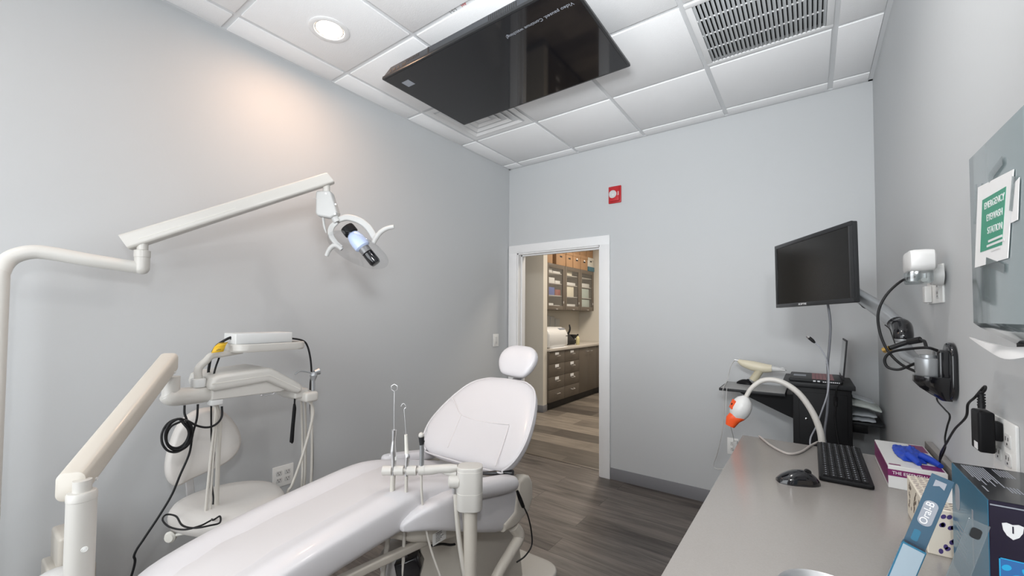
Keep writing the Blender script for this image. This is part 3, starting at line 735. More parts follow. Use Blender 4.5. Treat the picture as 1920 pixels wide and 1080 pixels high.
for i in range(rows):
    b = MB()
    for j in range(cols):
        if j in (14, 18) and False: continue
        x0 = -kw/2+.010+i*(kw-.020)/rows; y0 = -kl/2+.012+j*(kl-.024)/cols
        dx_ = (kw-.020)/rows; dy_ = (kl-.024)/cols
        gap = .004 if j in (4,) else 0
        b.box(x0+.0012, x0+dx_-.0012, y0+.0012, y0+dy_-.0012-gap, .013, .0185, .0012, 1, M=Fk)
        legends.box(x0+dx_*.35, x0+dx_*.55, y0+dy_*.35, y0+dy_*.6, .0185, .0187, M=Fk)
    ro = b.build('key_row', mk, t)
legends.build('key_legend', M['greyprint'], t)

mq = (pz(1458, 905, CZ)+pz(1534, 911, CZ))/2+Vector((0, .012, 0))
mv = pz(1534, 911, CZ)-pz(1458, 905, CZ)
mouse('computer_mouse', 'large glossy black mouse on the grey worktop left of the keyboard', (mq.x, mq.y, CZ), math.atan2(mv.y, mv.x)+PI/2, .112, .066, .040, M['blackgloss'])

# glove box
gz0, gz1 = CZ, CZ+.066
ga = pz(1657, 912, CZ); gb = pz(1640, 824, gz1); gc = pz(1658, 871, gz1); 
gx0 = 2.684; gx1 = 2.810; gy0 = ga.y; gy1 = gb.y
t = thing('glove_box', 'white and purple glove box with a blue glove pulled out on top', 'box', ((gx0+gx1)/2, (gy0+gy1)/2, CZ))
b = MB(); b.box(gx0, gx1, gy0, gy1, gz0, gz1, .0012, 1); b.build('carton', M['white'], t)
b = MB(); b.box(gx0+.000, gx1-.012, gy0-.0006, gy0, gz0+.036, gz0+.055); b.build('purple_band', M['purple'], t)
b = MB(); b.box(gx0-.0006, gx0, gy0+.0, gy1, gz0+.012, gz1-.004); b.build('purple_side', M['purple'], t)
for tp in ((gx1-.05, gx1-.004, gy0+.012, gy0+.06), (gx1-.04, gx1-.004, gy1-.1, gy1-.01), (gx0+.004, gx0+.03, gy0+.01, gy0+.02)):
    b = MB(); b.box(*tp, gz1, gz1+.0005); b.build('top_print', M['purple'], t)
b = MB(); b.prism([(a+(gx0+gx1)/2, c+(gy0+gy1)/2) for a, c in rrect(.055, .13, .027, 8)], gz1, gz1+.0006); b.build('opening', M['dgrey'], t)
text('lettering', 'THE ESSENTIALS', .0125, frame(((gx0+gx1)/2-.012, gy0-.0007, gz0+.0455), (1, 0, 0), (0, 0, 1)), M['print'], t, sx=.92)
b = MB(); b.lathe([(.010, 0), (.010, .0006), (0, .0006)], frame((gx1-.016, gy0-.0007, gz0+.0475), (1, 0, 0), (0, 0, 1), (0, -1, 0)), 20); b.build('seal', M['plate'], t)
# crumpled glove
bm = bmesh.new(); nx, ny = 26, 34
gcx, gcy = (gx0+gx1)/2+.006, (gy0+gy1)/2+.01
V = []
for i in range(nx+1):
    row = []
    for j in range(ny+1):
        s, q = i/nx*2-1, j/ny*2-1
        x = s*.036*(1-.28*q*q+.15*noise.noise((q*3, 1, 5))); y = q*.098
        e = max(0, 1-max(abs(s), abs(q))**4)
        z = .004+e*(.007+.011*abs(noise.noise((s*2.2+3, q*3.1, 2)))+.005*noise.noise((s*5, q*6, 7)))
        row.append(bm.verts.new((gcx+x, gcy+y, gz1-.002+z)))
    V.append(row)
for i in range(nx):
    for j in range(ny): bm.faces.new((V[i][j], V[i+1][j], V[i+1][j+1], V[i][j+1]))
b = MB(); b.bm.free(); b.bm = bm
b.tube([(gcx+.02, gcy-.06, gz1+.014), (gcx+.04, gcy-.085, gz1+.010), (gcx+.052, gcy-.115, gz1+.006)], [.012, .010, .007], 10)
b.tube([(gcx-.01, gcy-.07, gz1+.014), (gcx+.0, gcy-.10, gz1+.010), (gcx+.005, gcy-.125, gz1+.005)], [.011, .010, .006], 10)
o = b.build('nitrile_glove', M['blue'], None, 60); tag(o, 'crumpled royal blue glove pulled half out of the glove box', 'glove')

# tissue box
ta, tb = pz(1742, 1038, CZ), pz(1690, 962, CZ); tz1 = CZ+.098
tx0, ty0_, ty1_ = 2.700, ta.y, tb.y+.01; tx1 = 2.815
t = thing('tissue_box', 'cream tissue box printed with purple leaves behind the blue carton', 'box', ((tx0+tx1)/2, (ty0_+ty1_)/2, CZ))
b = MB(); b.box(tx0, tx1, ty0_, ty1_, CZ, tz1, .002, 1); b.build('carton', mat('cream_card', (.72, .66, .56), .5), t)
def leaf(b, F, x, y, L, w, a):
    o = [(L*math.cos(2*PI*k/12), w*math.sin(2*PI*k/12)) for k in range(12)]
    ca, sa = math.cos(a), math.sin(a)
    b.prism([(x+p*ca-q*sa, y+p*sa+q*ca) for p, q in o], 0, .0004, F)
rnd = random.Random(3)
Ft = frame((tx0, ty0_, tz1+.0001), (1, 0, 0), (0, 1, 0)); b = MB()
for i in range(9):
    for j in range(16): leaf(b, Ft, .008+i*.0125, .008+j*(ty1_-ty0_-.016)/15, .0055, .0013, rnd.uniform(-.5, .9))
b.build('top_print', mat('brown_print', (.16, .11, .13), .5), t)
b = MB(); Ff = frame((tx0, ty0_-.0001, CZ), (1, 0, 0), (0, 0, 1)); Fsd = frame((tx0-.0001, ty1_, CZ), (0, -1, 0), (0, 0, 1))
for cx_, cz_ in ((.03, .075), (.075, .06), (.03, .025), (.085, .02)):
    for k in range(6): leaf(b, Ff, cx_+rnd.uniform(-.014, .014), cz_+rnd.uniform(-.014, .014), .0055, .0036, rnd.uniform(.6, 1.5))
b.build('leaf_print', mat('purple_leaf', (.06, .04, .17), .5), t)
b = MB()
for cx_ in (.04, .10, .16, .21):
    for k in range(12): leaf(b, Fsd, cx_+rnd.uniform(-.018, .018), .06+rnd.uniform(-.035, .03), .006, .003, rnd.uniform(.6, 1.5))
b.build('side_print', mat('taupe_leaf', (.16, .12, .09), .5), t)
b = MB(); b.prism([(a+(tx0+tx1)/2, c+(ty0_+ty1_)/2) for a, c in rrect(.045, .12, .022, 8)], tz1, tz1+.0006); b.build('opening', M['paper'], t)

# large blue carton
bz1 = CZ+.207
bx0, bx1 = 2.735, 2.832; by0, by1 = -2.405, -2.190
t = thing('product_carton', 'large dark blue printed carton at the near end of the worktop', 'box', ((bx0+bx1)/2, (by0+by1)/2, CZ))
b = MB(); b.box(bx0, bx1, by0, by1, CZ, bz1, .0015, 1); b.build('carton', M['navy'], t)
b = MB(); b.box(bx0+.001, bx1-.001, by0+.001, by1-.001, bz1-.0005, bz1+.0004); b.build('top_panel', M['blackprint'], t)
b = MB(); b.box(bx0-.0005, bx0+.0005, by0+.001, by1-.001, CZ, bz1-.001); sp = b.build('side_panel', M['teal'], t)
b = MB()
for k in range(9): b.box(bx0+.010+k*.0036, bx0+.0118+k*.0036, by1-.09-.02*(k % 3), by1-.012, bz1+.0004, bz1+.0008)
for k in range(6): b.box(bx0+.052+k*.0036, bx0+.0535+k*.0036, by1-.06, by1-.012, bz1+.0004, bz1+.0008)
for k in range(4): b.box(bx0+.042+k*.004, bx0+.0438+k*.004, by0+.06, by0+.09, bz1+.0004, bz1+.0008)
b.box(bx0+.010, bx0+.012, by0+.045, by0+.075, bz1+.0004, bz1+.0008)
b.build('fine_print', M['greyprint'], t)
b = MB(); b.box(bx0+.002, bx1-.002, by0-.0006, by0, bz1-.008, bz1-.006); b.build('edge_line', M['greyprint'], t)
Fn_ = frame((bx0, by0-.0002, CZ), (1, 0, 0), (0, 0, 1))
def shield(b, x, z, s, d0, d1): b.prism([(x+s*p, z+s*q) for p, q in ((-.9, .8), (-.5, .95), (0, .8), (.5, .95), (.9, .8), (.8, 0), (.5, -.6), (0, -1), (-.5, -.6), (-.8, 0))], d0, d1, Fn_)
b = MB(); shield(b, .026, .163, .013, 0, .0005); sh = b.build('shield_emblem', M['print'], t)
text('lettering', '1', .016, Fn_ @ Matrix.Translation((.026, .165, .0008)), M['navy'], sh)
b = MB()
for k in range(4): b.box(.043, .085, .168-.005*k, .1705-.005*k, 0, .0004, M=Fn_)
b.build('text_lines', M['print'], t)
for nm, z0, z1, cc in (('picture_panel', .078, .118, 'midblue'), ('picture_panel', .022, .066, 'midblue')):
    b = MB(); b.box(.010, .092, z0, z1, 0, .0004, M=Fn_); pp = b.build(nm, M[cc], t)
    b = MB()
    for a in ((.010, .092, z0, z0+.0016), (.010, .092, z1-.0016, z1), (.010, .0116, z0, z1)): b.box(*a, .0004, .0008, M=Fn_)
    b.build('border', M['cyan'], pp)
    b = MB(); rr = random.Random(int(z0*1000))
    for k in range(7):
        x = .018+k*.0105; leaf(b, Fn_ @ Matrix.Translation((0, 0, .0005)), x, (z0+z1)/2+rr.uniform(-.011, .010), rr.uniform(.004, .009), rr.uniform(.003, .006), rr.uniform(0, 3))
    b.build('picture_shape', M['cyan'] if z0 > .05 else M['print'], pp)
Fsp = frame((bx0-.0006, by1, CZ), (0, -1, 0), (0, 0, 1))
b = MB(); b.prism([(x+.04, z) for x, z in rrect(.03, .05, .014)], 0, .0004, Fsp @ Matrix.Translation((0, .15, 0))); b.build('round_emblem', M['greyprint'], sp)
b = MB()
for k in range(7): b.box(.03, .10-.006*(k % 3), .098-.009*k, .1-.009*k, 0, .0004, M=Fsp)
b.box(.13, .138, .06, .16, 0, .0004, M=Fsp); b.build('side_text', M['greyprint'], sp)

# two toothbrush packs standing in front of the carton
def pack(label, B, T, w, d, hb, turn, wr, mfront):
    t = thing('toothbrush_pack', label, 'toothbrush pack', B)
    ez_ = (T-B); Lp = ez_.length; ez_.normalize(); vx = KR_-ez_*KR_.dot(ez_); vx.normalize(); vy = ez_.cross(vx)
    F = frame(B, vx, vy, ez_) @ Matrix.Rotation(turn, 4, 'Z')
    h = Lp*hb
    b = MB(); b.box(-w/2, w/2, -d/2, d/2, .0, h, .001, 1, M=F); b.build('box', M['teal'] if wr else M['blister'], t)
    b = MB(); b.box(-w/2+.0015, w/2-.0015, -d/2-.0006, -d/2, .004, h-.003, M=F); b.build('front_window', mfront, t)
    b = MB(); b.box(-w/2-.0006, -w/2, -d/2+.002, d/2-.002, .004, h-.003, M=F); sp_ = b.build('side_print', M['teal'], t)
    b = MB()
    for k in range(6): b.box(-w/2-.0009, -w/2-.0006, -d/2+.004, d/2-.006-.001*(k % 3), h*.93-.006*k, h*.93-.006*k+.0016, M=F)
    b.box(-w/2-.0009, -w/2-.0006, -d/2+.004, d/2-.006, h*.45, h*.62, M=F); b.build('side_text', M['greyprint'], sp_)
    b = MB(); b.box(-w/2+.001, w/2-.001, d/2-.0018, d/2-.0002, h, Lp, .0003, 1, M=F); tb_ = b.build('hang_tab', M['midslate'] if wr else M['blister'], t)
    b = MB(); b.box(-w/2+.002, w/2-.002, -d/2+.002, d/2-.002, h, h+.0006, M=F); b.box(-w/2+.004, w/2-.002, -d/2+.003, -d/2+.008, h+.0006, h+.001, M=F); b.build('top_flap', M['navy'] if wr else M['greyprint'], t)
    Ft_ = F @ frame((0, d/2-.0021, (h+Lp)/2), (0, 0, 1), (-1, 0, 0))
    if wr:
        text('lettering', 'Oral-B', .0145, Ft_ @ Matrix.Translation((-.004, .001, 0)), M['print'], tb_)
        b = MB(); hl = (Lp-h)/2
        b.prism([(hl-.008, -.007), (hl-.008, .007), (hl-.02, .007), (hl-.016, 0), (hl-.02, -.007)], 0, .0004, Ft_); b.prism([(x-.004, y) for x, y in rrect(.044, .018, .008)], -.0003, .0001, Ft_)
        b.build('tab_mark', M['greyprint'], tb_)
        b = MB(); b.prism([(x-hl+.016, y+.003) for x, y in rrect(.020, .009, .003)], 0, .0004, Ft_); b.build('brush_picture', M['teal'], tb_)
    else:
        b = MB(); b.prism([(x+(Lp-h)/2-.018, y) for x, y in rrect(.016, .012, .004)], 0, .0006, Ft_); b.build('hang_hole', M['dgrey'], tb_)
    return t
KR_ = Vector((.8117, .5840, 0))
M['midslate'] = mat('slate_blue_print', (.03, .085, .14), .3)
m_pw = mat('pale_window', (.30, .38, .44), .25, coat=.2)
pack('blue toothbrush pack with a lettered hang tab leaning by the tissue box', pz(1661, 1150, CZ+.001), pd(1769, 896, .70), .030, .026, .50, math.radians(-46), True, m_pw)
pack('clear blister toothbrush pack propped against the dark blue carton', pz(1747, 1222, CZ+.001), pd(1842, 982, .625), .026, .018, .45, math.radians(-30), False, M['blister'])
# steel bowl at the near edge
bw = pz(1540, 1066, CZ+.034); bw = Vector((bw.x+.006, bw.y-.082, CZ))
t = thing('steel_bowl', 'round stainless steel bowl on the worktop at the near edge', 'bowl', bw)
b = MB(); b.lathe([(.0, .004), (.034, .003), (.054, .012), (.066, .030), (.071, .033), (.073, .031), (.069, .028), (.056, .008), (.034, 0), (0, 0)], Matrix.Translation(bw), 40); b.build('bowl', M['steel'], t)

# power adapter on the wall with its cord
t = thing('power_adapter', 'black power adapter plugged into the wall outlet above the backsplash', 'power adapter', (2.80, -2.09, 1.10))
b = MB(); b.box(2.796, 2.822, -2.088, -2.034, 1.102, 1.190, .005, 3); b.build('housing', M['black'], t)
b = MB(); b.box(2.8205, 2.8335, -2.085, -2.06, 1.13, 1.17, .003); b.build('prong_block', M['black'], t)
b = MB(); b.box(2.7952, 2.7962, -2.082, -2.060, 1.107, 1.122); b.build('rating_label', M['print'], t)
b = MB(); b.tube([(2.808, -2.060, 1.194), (2.808, -2.060, 1.21), (2.808, -2.060, 1.232)], [.0062, .0055, .004], 10)
for k in range(5): b.cyl((2.808, -2.060, 1.199+.006*k), (2.808, -2.060, 1.202+.006*k), .0068)
b.build('strain_relief', M['rubber'], t)
b = MB(); b.tube([(2.808, -2.060, 1.225), (2.809, -2.082, 1.238), (2.810, -2.078, 1.245), (2.808, -2.06, 1.234), px(1828, 745, 2.80), px(1815, 758, 2.80), px(1811, 782, 2.80), px(1790, 805, 2.80), px(1775, 830, 2.80), px(1764, 850, 2.805), px(1762, 868, 2.806)], .0025, 10, res=10); b.build('cord', M['rubber'], t)
cord('thin_cable', 'thin black wire dropping from the monitor bracket behind the glove box', [px(1756, 738, 2.822), px(1758, 752, 2.822), px(1772, 768, 2.818), px(1781, 780, 2.816), px(1776, 800, 2.816), px(1772, 820, 2.814), px(1772, 840, 2.812), px(1763, 862, 2.81)], .0022, M['rubber'])
# ------------------------------------------------------------------ dental light on its pole
KR, KF = Vector((.8117, .5840, 0)), Vector((-.5840, .8117, 0)); KU = Vector((0, 0, 1))
def kframe(p, rot=0): # x right, y up, z towards the room's near right
    return frame(p, KR, KU, -KF) @ Matrix.Rotation(rot, 4, 'Z')
pole = pd(-5, 600, 1.44)
t = thing('dental_light', 'white ceiling-high dental exam light on a bent floor pole', 'dental light', (pole.x, pole.y, 0))
b = MB(); b.tube([(pole.x, pole.y, .02), (pole.x, pole.y, .5), (pole.x, pole.y, 1.0), (pole.x, pole.y, pd(-5, 545, 1.44).z), pd(1, 508, 1.45), pd(20, 484, 1.475), pd(55, 473, 1.51), pd(95, 475, 1.55), pd(170, 488, 1.63), pd(250, 500, 1.735), pd(264, 500, 1.75)], .0255, 20, res=10); b.build('pole', M['ivory'], t)
b = MB(); b.lathe([(.13, 0), (.13, .015), (.05, .03), (.03, .04)], Matrix.Translation((pole.x, pole.y, 0)), 28); b.build('pole_base', M['beige'], t)
e0 = pd(266, 503, 1.75); e1 = pd(266, 470, 1.75)
b = MB(); b.ball(e0, .0258); b.lathe([(.0258, 0), (.0258, (e1.z-e0.z)*.62), (.0275, (e1.z-e0.z)*.63), (.0275, e1.z-e0.z), (.019, e1.z-e0.z+.003), (.019, e1.z-e0.z+.05)], Matrix.Translation((e0.x, e0.y, e0.z)), 28); b.build('swivel', M['beige2'], t)
a0, a1 = pd(236, 455, 1.735), pd(618, 335, 2.05)
ad = (a1-a0).normalized(); asd = ad.cross(KU).normalized(); aup = asd.cross(ad)
def asec(p, w, h, r, sh=0): return [p+asd*x+aup*(y)+ad*(sh*y) for x, y in rrect(w, h, r, 5)]
b = MB(); b.loft([asec(a0+ad*.004, .050, .056, .012, -.1), asec(a0, .058, .066, .012, -.1), asec(a0.lerp(a1, .5), .055, .060, .012, -.2), asec(a1, .050, .056, .010, -.25), asec(a1+ad*.006, .044, .05, .008, -.25)]); b.build('support_arm', M['beige2'], t)
b = MB()
for fr in (.02, .985): pass
sm0, sm1 = a0+asd*.0292-aup*.012, a1+asd*.0252-aup*.008
b.tube([a0.lerp(a1, .06)+asd*.0285-aup*.010, a0.lerp(a1, .5)+asd*.0275-aup*.008], .0012, 6, False); b.build('arm_seam', M['offwhite'], t)
DL = 2.05
def L_(u, v, dd=0): return pd(u, v, DL+dd)
b = MB(); b.cyl(L_(612, 345), L_(612, 366), .0165); b.build('neck', M['beige2'], t)
def poly_k(px_, d, th, b, bev=.006):
    o = pd(px_[0][0], px_[0][1], d); F = kframe(o); Fi = F.inverted()
    pts = [Fi @ pd(u, v, d) for u, v in px_]
    b.prism([(p.x, p.y) for p in pts], -th/2, th/2, F, bev, 3)
b = MB(); poly_k([(598, 360), (621, 360), (624, 364), (636, 400), (634, 405), (624, 411), (600, 407), (596, 402), (596, 364)], DL, .052, b, .010); hs = b.build('joint_housing', M['lampwhite'], t)
b = MB(); b.tube([L_(606, 408), L_(608, 424), L_(612, 437)], [.007, .006, .003], 10); b.tube([L_(599, 375), L_(588, 371)], .0025, 8, False); b.build('lever', M['lampwhite'], t)
b = MB()
for u, v in ((611, 363), (629, 383), (628, 401)): b.cyl(L_(u, v, -.022), L_(u, v, -.030), .004, seg=12)
b.build('screw', M['steel'], t)
b = MB(); b.cyl(L_(627, 406), L_(633, 417), .019); b.build('tilt_joint', M['lampwhite'], t)
b = MB(); b.tube([L_(635, 412), L_(652, 408, .01), L_(674, 414, .015), L_(692, 428, .015), L_(704, 448, .01)], [.013, .016, .017, .017, .016], 14, sq=rrect(1.3, 2.0, .5)); b.tube([L_(631, 417), L_(622, 426, -.01), L_(620, 438, -.02), L_(627, 452, -.02), L_(640, 464, -.02)], [.012, .014, .014, .013, .010], 14, sq=rrect(1.1, 1.9, .4)); b.build('yoke', M['lampwhite'], t)
b = MB(); b.tube([L_(700, 456), L_(705, 446), L_(714, 435), L_(726, 428), L_(739, 425)], [.011, .0125, .012, .011, .010], 14); b.build('handle', M['lampwhite'], t)
b = MB(); b.tube([L_(641, 468, -.02), L_(633, 461, -.02), L_(625, 461, -.02), L_(617, 469, -.02), L_(612, 480, -.02)], [.009, .012, .012, .011, .010], 14); b.build('handle', M['lampwhite'], t)
p0, p1 = L_(655, 432), L_(700, 488)
la = (p1-p0).normalized(); lx = la.orthogonal().normalized(); Lb = (p1-p0).length
FL = frame(p0, lx, la.cross(lx), la)
b = MB(); b.lathe([(0, -.022), (.032, -.020), (.034, -.012), (.034, .018), (.030, .022), (0, .022)], FL, 28); b.build('rear_cap', M['black'], t)
b = MB(); b.lathe([(.022, .020), (.030, .030), (.036, .05), (.040, .08), (.038, .105), (.030, .112), (.024, .114)], FL, 28); b.build('bulb_sleeve', mat('frosted_blue_sleeve', (.52, .62, .86), .3, coat=.3), t)
b = MB(); b.lathe([(.027, .108), (.027, .142), (0, .143)], FL, 24); b.build('bulb_socket', mat('smoky_socket', (.20, .20, .205), .3, .4), t)
b = MB(); b.lathe([(.024, .144), (.027, .148), (.027, Lb+.012), (.022, Lb+.022), (0, Lb+.024)], FL, 24); b.build('front_cap', M['blackgloss'], t)
sc_ = L_(672, 470, .02); n_ = (-KF*.40+KU*-.80-KR*.22).normalized(); sx_ = KR-n_*KR.dot(n_); sx_.normalize(); FS = frame(sc_, sx_, n_.cross(sx_), n_)
b = MB(); prof = [(r, -.055*(1-(r/.155)**2)) for r in (.02, .05, .08, .11, .135, .155)]; b.lathe(prof+[(r, z+.003) for r, z in prof[::-1]], FS, 40); b.build('clear_shield', M['clear'], t)

# ------------------------------------------------------------------ delivery unit
XF = .50                     # plane of the head's right side
pp_ = pd(151, 1000, 1.10); pX, pY = pp_.x, pp_.y
t = thing('delivery_unit', 'beige dental delivery unit on a thick post with tray and hoses', 'dental unit', (pX, pY, 0))
zt = pd(151, 922, 1.10).z
b = MB(); b.lathe([(.050, 0), (.050, .02), (.034, .03), (.0300, .05), (.0300, zt-.022), (.0308, zt-.021), (.0308, zt-.005), (.028, zt), (.019, zt+.001), (.019, zt+.03)], Matrix.Translation((pX, pY, 0)), 40); po = b.build('post', M['beige2'], t)
vw = (CAM-Vector((pX, pY, CAM.z))); vw.normalize(); vr = Vector((-vw.y, vw.x, 0))
bF = frame(Vector((pX, pY, pd(158, 1036, 1.07).z))+(vw*.96+vr*.28)*.030, vr, Vector((0, 0, 1)), vw)
b = MB(); b.lathe([(.0066, -.004), (.007, .0015), (.006, .0025), (.005, .001), (.003, .0025), (0, .0025)], bF, 20); b.build('post_button', M['plate'], po)
n0, n1 = pd(132, 913, 1.10), pd(316, 680, 1.62)
dn = (n1-n0).normalized(); hs_ = dn.cross(KU).normalized()
def vsec(p, w, h, r): return [p+hs_*x+KU*z for x, z in rrect(w, h, r, 6)]
b = MB(); b.loft([vsec(n0-dn*.004, .050, .060, .014), vsec(n0, .062, .074, .018), vsec(n0.lerp(n1, .5), .062, .074, .018), vsec(n1, .062, .074, .018), vsec(n1+dn*.005, .050, .060, .014)]); b.build('support_arm', M['beige'], t)
b = MB()
for q in (.085, .95):
    c_ = n0.lerp(n1, q)+hs_*.031-KU*.022; b.cyl(c_-hs_*.002, c_+hs_*.003, .0045, seg=12)
b.build('arm_pin', M['white'], t)
kx_ = px(320, 742, .455)
b = MB(); b.cyl((.455, kx_.y, kx_.z-.01), (.455, kx_.y, kx_.z+.075), .029)
b.tube([(.455, kx_.y-.012, kx_.z+.012), (.455, kx_.y+.005, kx_.z-.004), (.450, kx_.y+.05, kx_.z-.010), (.445, -2.73, kx_.z-.012)], [.030, .035, .035, .034], 18); b.build('knuckle', M['beige2'], t)
b = MB(); b.prism(rrect(.06, .045, .015), 0, .036, Matrix.Translation((.44, -2.775, kx_.z+.020)), .004); b.build('tray_socket', M['white'], t)
# head
XL = .245
Fx = Matrix(((0, 0, 1, 0), (1, 0, 0, 0), (0, 1, 0, 0), (0, 0, 0, 1)))   # (a,b,c)->(x=c,y=a,z=b)
b = MB(); b.prism([(-2.742, 1.036), (-2.47, 1.032), (-2.40, 1.045), (-2.52, 1.09), (-2.742, 1.09)], XL+.02, XF-.006, Fx, .006, 3); b.build('head_lower', M['beige2'], t)
b = MB(); prof = [(-2.738, 1.073), (-2.535, 1.087), (-2.42, 1.022), (-2.395, 1.012), (-2.375, 1.020), (-2.368, 1.040), (-2.385, 1.062), (-2.512, 1.146), (-2.53, 1.150), (-2.725, 1.140), (-2.748, 1.128), (-2.756, 1.10), (-2.752, 1.082)]
b.prism(prof, XL, XF+.012, Fx, .018, 4); hu = b.build('head_cover', M['beige2'], t)
b = MB(); b.tube([(XF+.0122, -2.752, 1.106), (XF+.0122, -2.528, 1.117), (XF+.0122, -2.385, 1.034)], .0012, 6, False); b.build('cover_seam', M['offwhite'], hu)
b = MB(); b.box(XL+.05, XF-.01, -2.40, -2.33, .985, 1.03, .010, 3).box(XL+.02, XF+.025, -2.365, -2.300, .966, 1.014, .012, 3); b.build('instrument_holder', M['beige2'], t)
b = MB(); b.box(XF-.06, XF-.01, -2.745, -2.70, 1.012, 1.036, .004); b.build('hose_clamp', M['white'], t)
b = MB(); b.tube([(XF-.02, -2.55, 1.030), (XF-.02, -2.54, 1.022), (XF-.02, -2.50, 1.024), (XF-.02, -2.49, 1.032)], .003, 8); b.build('hook', M['chrome'], t)
# tray arm and tray
b = MB(); b.tube([(.44, -2.775, kx_.z+.05), (.44, -2.775, px(385, 690, .44).z), px(387, 676, .44), px(397, 667, .44), px(415, 664, .44), px(455, 660, .44)], [.0145, .0145, .0145, .0145, .014, .007], 16); b.build('tray_arm', M['beige2'], t)
TZ = 1.238
b = MB(); b.loft([[((.405)+a*k, -2.512+c*k2, TZ+z) for a, c in rrect(.235, .310, .05, 6)] for k, k2, z in ((.80, .86, -.014), (.955, .965, -.012), (1, 1, -.004), (1, 1, .020), (.97, .98, .024), (.93, .955, .020), (.3, .3, .019))]); tr = b.build('tray', M['beige2'], t)
m_mat = mat('tray_mat', (.05, .05, .055), .5)
b = MB(); b.prism([(.405+a, -2.512+c) for a, c in rrect(.205, .280, .04, 6)], TZ+.0192, TZ+.0212, None, .0008); b.build('tray_mat', m_mat, t)
# hoses
def hose(pts, r=.0055, m='hose', nm='hose'):
    b = MB(); b.tube(pts, r, 10, res=8); return b.build(nm, M[m], t, 60)
hx = .47
def low(p, dz=.35, dy=-.02): return Vector((p.x-.01, p.y+dy, max(.12, p.z-dz)))
hose([(hx, -2.73, 1.02), px(404, 775, hx), px(396, 850, hx), px(388, 930, hx), px(383, 985, hx), low(px(383, 985, hx))], .0055)
hose([(hx, -2.725, 1.02), px(406, 790, hx), px(399, 870, hx), px(394, 950, hx), px(393, 985, hx), low(px(393, 985, hx))], .0045)
hose([(hx-.02, -2.715, 1.02), px(412, 790, hx-.02), px(409, 860, hx-.02), px(406, 950, hx-.02), px(406, 985, hx-.02), low(px(406, 985, hx-.02))], .0085)
for (u0, u1, r, x) in ((565, 566, .0055, .40), (572, 571, .0055, .37), (584, 583, .006, .44)):
    p_ = px(u0, 752, x); q_ = px(u1, 905, x); hose([p_, p_.lerp(q_, .5)+Vector((0, .004, 0)), q_, low(q_, .25)], r)
hose([(XF-.01, -2.333, .975), px(587, 775, .48), px(570, 845, .47), px(548, 908, .46), px(538, 930, .455), low(px(538, 930, .455), .25)], .0062)
# syringe in the holder
t2 = thing('air_syringe', 'steel air water syringe standing in the delivery unit holder', 'dental handpiece', (XF-.01, -2.333, 1.0))
sy = lambda u, v: px(u, v, XF-.01)
b = MB(); b.tube([sy(587, 738), sy(587, 710)], .0095, 14, False); b.build('handle', M['silver'], t2)
b = MB(); b.tube([sy(587, 713), sy(588, 704), sy(589, 698)], [.0105, .018, .014], 14); b.tube([sy(589, 699), sy(598, 696)], [.013, .017], 12, False); b.build('head', M['silver'], t2)
b = MB(); b.tube([sy(584, 699), sy(574, 697), sy(562, 696), sy(553, 702)], .0036, 8, res=5); b.build('nozzle', M['silver'], t2)
t2 = thing('handpiece', 'black pen handpiece hanging by its cord under the delivery unit', 'dental handpiece', px(551, 765, .43))
b = MB(); b.tube([px(553, 738, .43), px(552, 762, .43)], .004, 8, False); b.build('cord', M['rubber'], t2)
b = MB(); b.tube([px(552, 757, .43), px(552, 768, .43), px(549, 800, .43), px(547, 826, .43), px(546, 830, .43)], [.005, .0085, .0085, .0095, .007], 14); b.build('grip', M['black'], t2)
# device on the tray
t2 = thing('control_box', 'flat white electronic box lying on the beige tray', 'device', (.43, -2.53, TZ+.0215))
b = MB(); b.box(.365, .490, -2.66, -2.418, TZ+.0215, TZ+.070, .004, 3); b.build('case', M['white'], t2)
b = MB(); b.box(.40, .45, -2.418, -2.405, TZ+.033, TZ+.046, .003); b.build('plug', M['white'], t2)
cord('power_cable', 'black cable arching from the white box down past the steel syringe', [(.425, -2.41, TZ+.040), px(566, 638, .44), px(576, 648, .44), px(582, 672, .44), px(584, 700, .43), px(582, 722, .415), px(582, 760, .41), px(586, 820, .41), px(584, 900, .40), Vector((.39, -2.30, .45))], .0045, M['rubber'])
cord('power_cable', 'black cable running off the left end of the white tray box', [(.44, -2.655, TZ+.043), px(432, 633, .44), px(418, 640, .43), px(405, 650, .40), px(396, 668, .39), px(391, 694, .385), px(388, 715, .39), (.385, -2.80, 1.06)], .0055, M['rubber'])
cord('thin_cable', 'thin black wire crossing between the tray arm and delivery head', [px(416, 650, .40), px(411, 670, .42), px(404, 690, .44), px(399, 712, .46), px(398, 725, .47)], .0038, M['rubber'])
b = MB()
Y0 = [px(396, 662, .49), px(419, 659, .49)]; Y1 = [px(402, 650, .48), px(424, 646, .48)]; Y2 = [px(410, 643, .44), px(428, 641, .44)]
for r0, r1 in ((Y0, Y1), (Y1, Y2)): b.quad(r0[0], r0[1], r1[1], r1[0])
o = b.build('yellow_tag', M['yellow'], None); tag(o, 'yellow warning tag bent over the corner of the tray', 'tag'); sd = o.modifiers.new('thick', 'SOLIDIFY'); sd.thickness = .0012
c_ = Y0[0].lerp(Y0[1], .55).lerp(Y1[0].lerp(Y1[1], .55), .35)
text('lettering', 'O+', .012, frame(c_+Vector((.0015, -.0015, 0)), (Y0[1]-Y0[0]), (Y1[0]-Y0[0])), M['slot'], o)

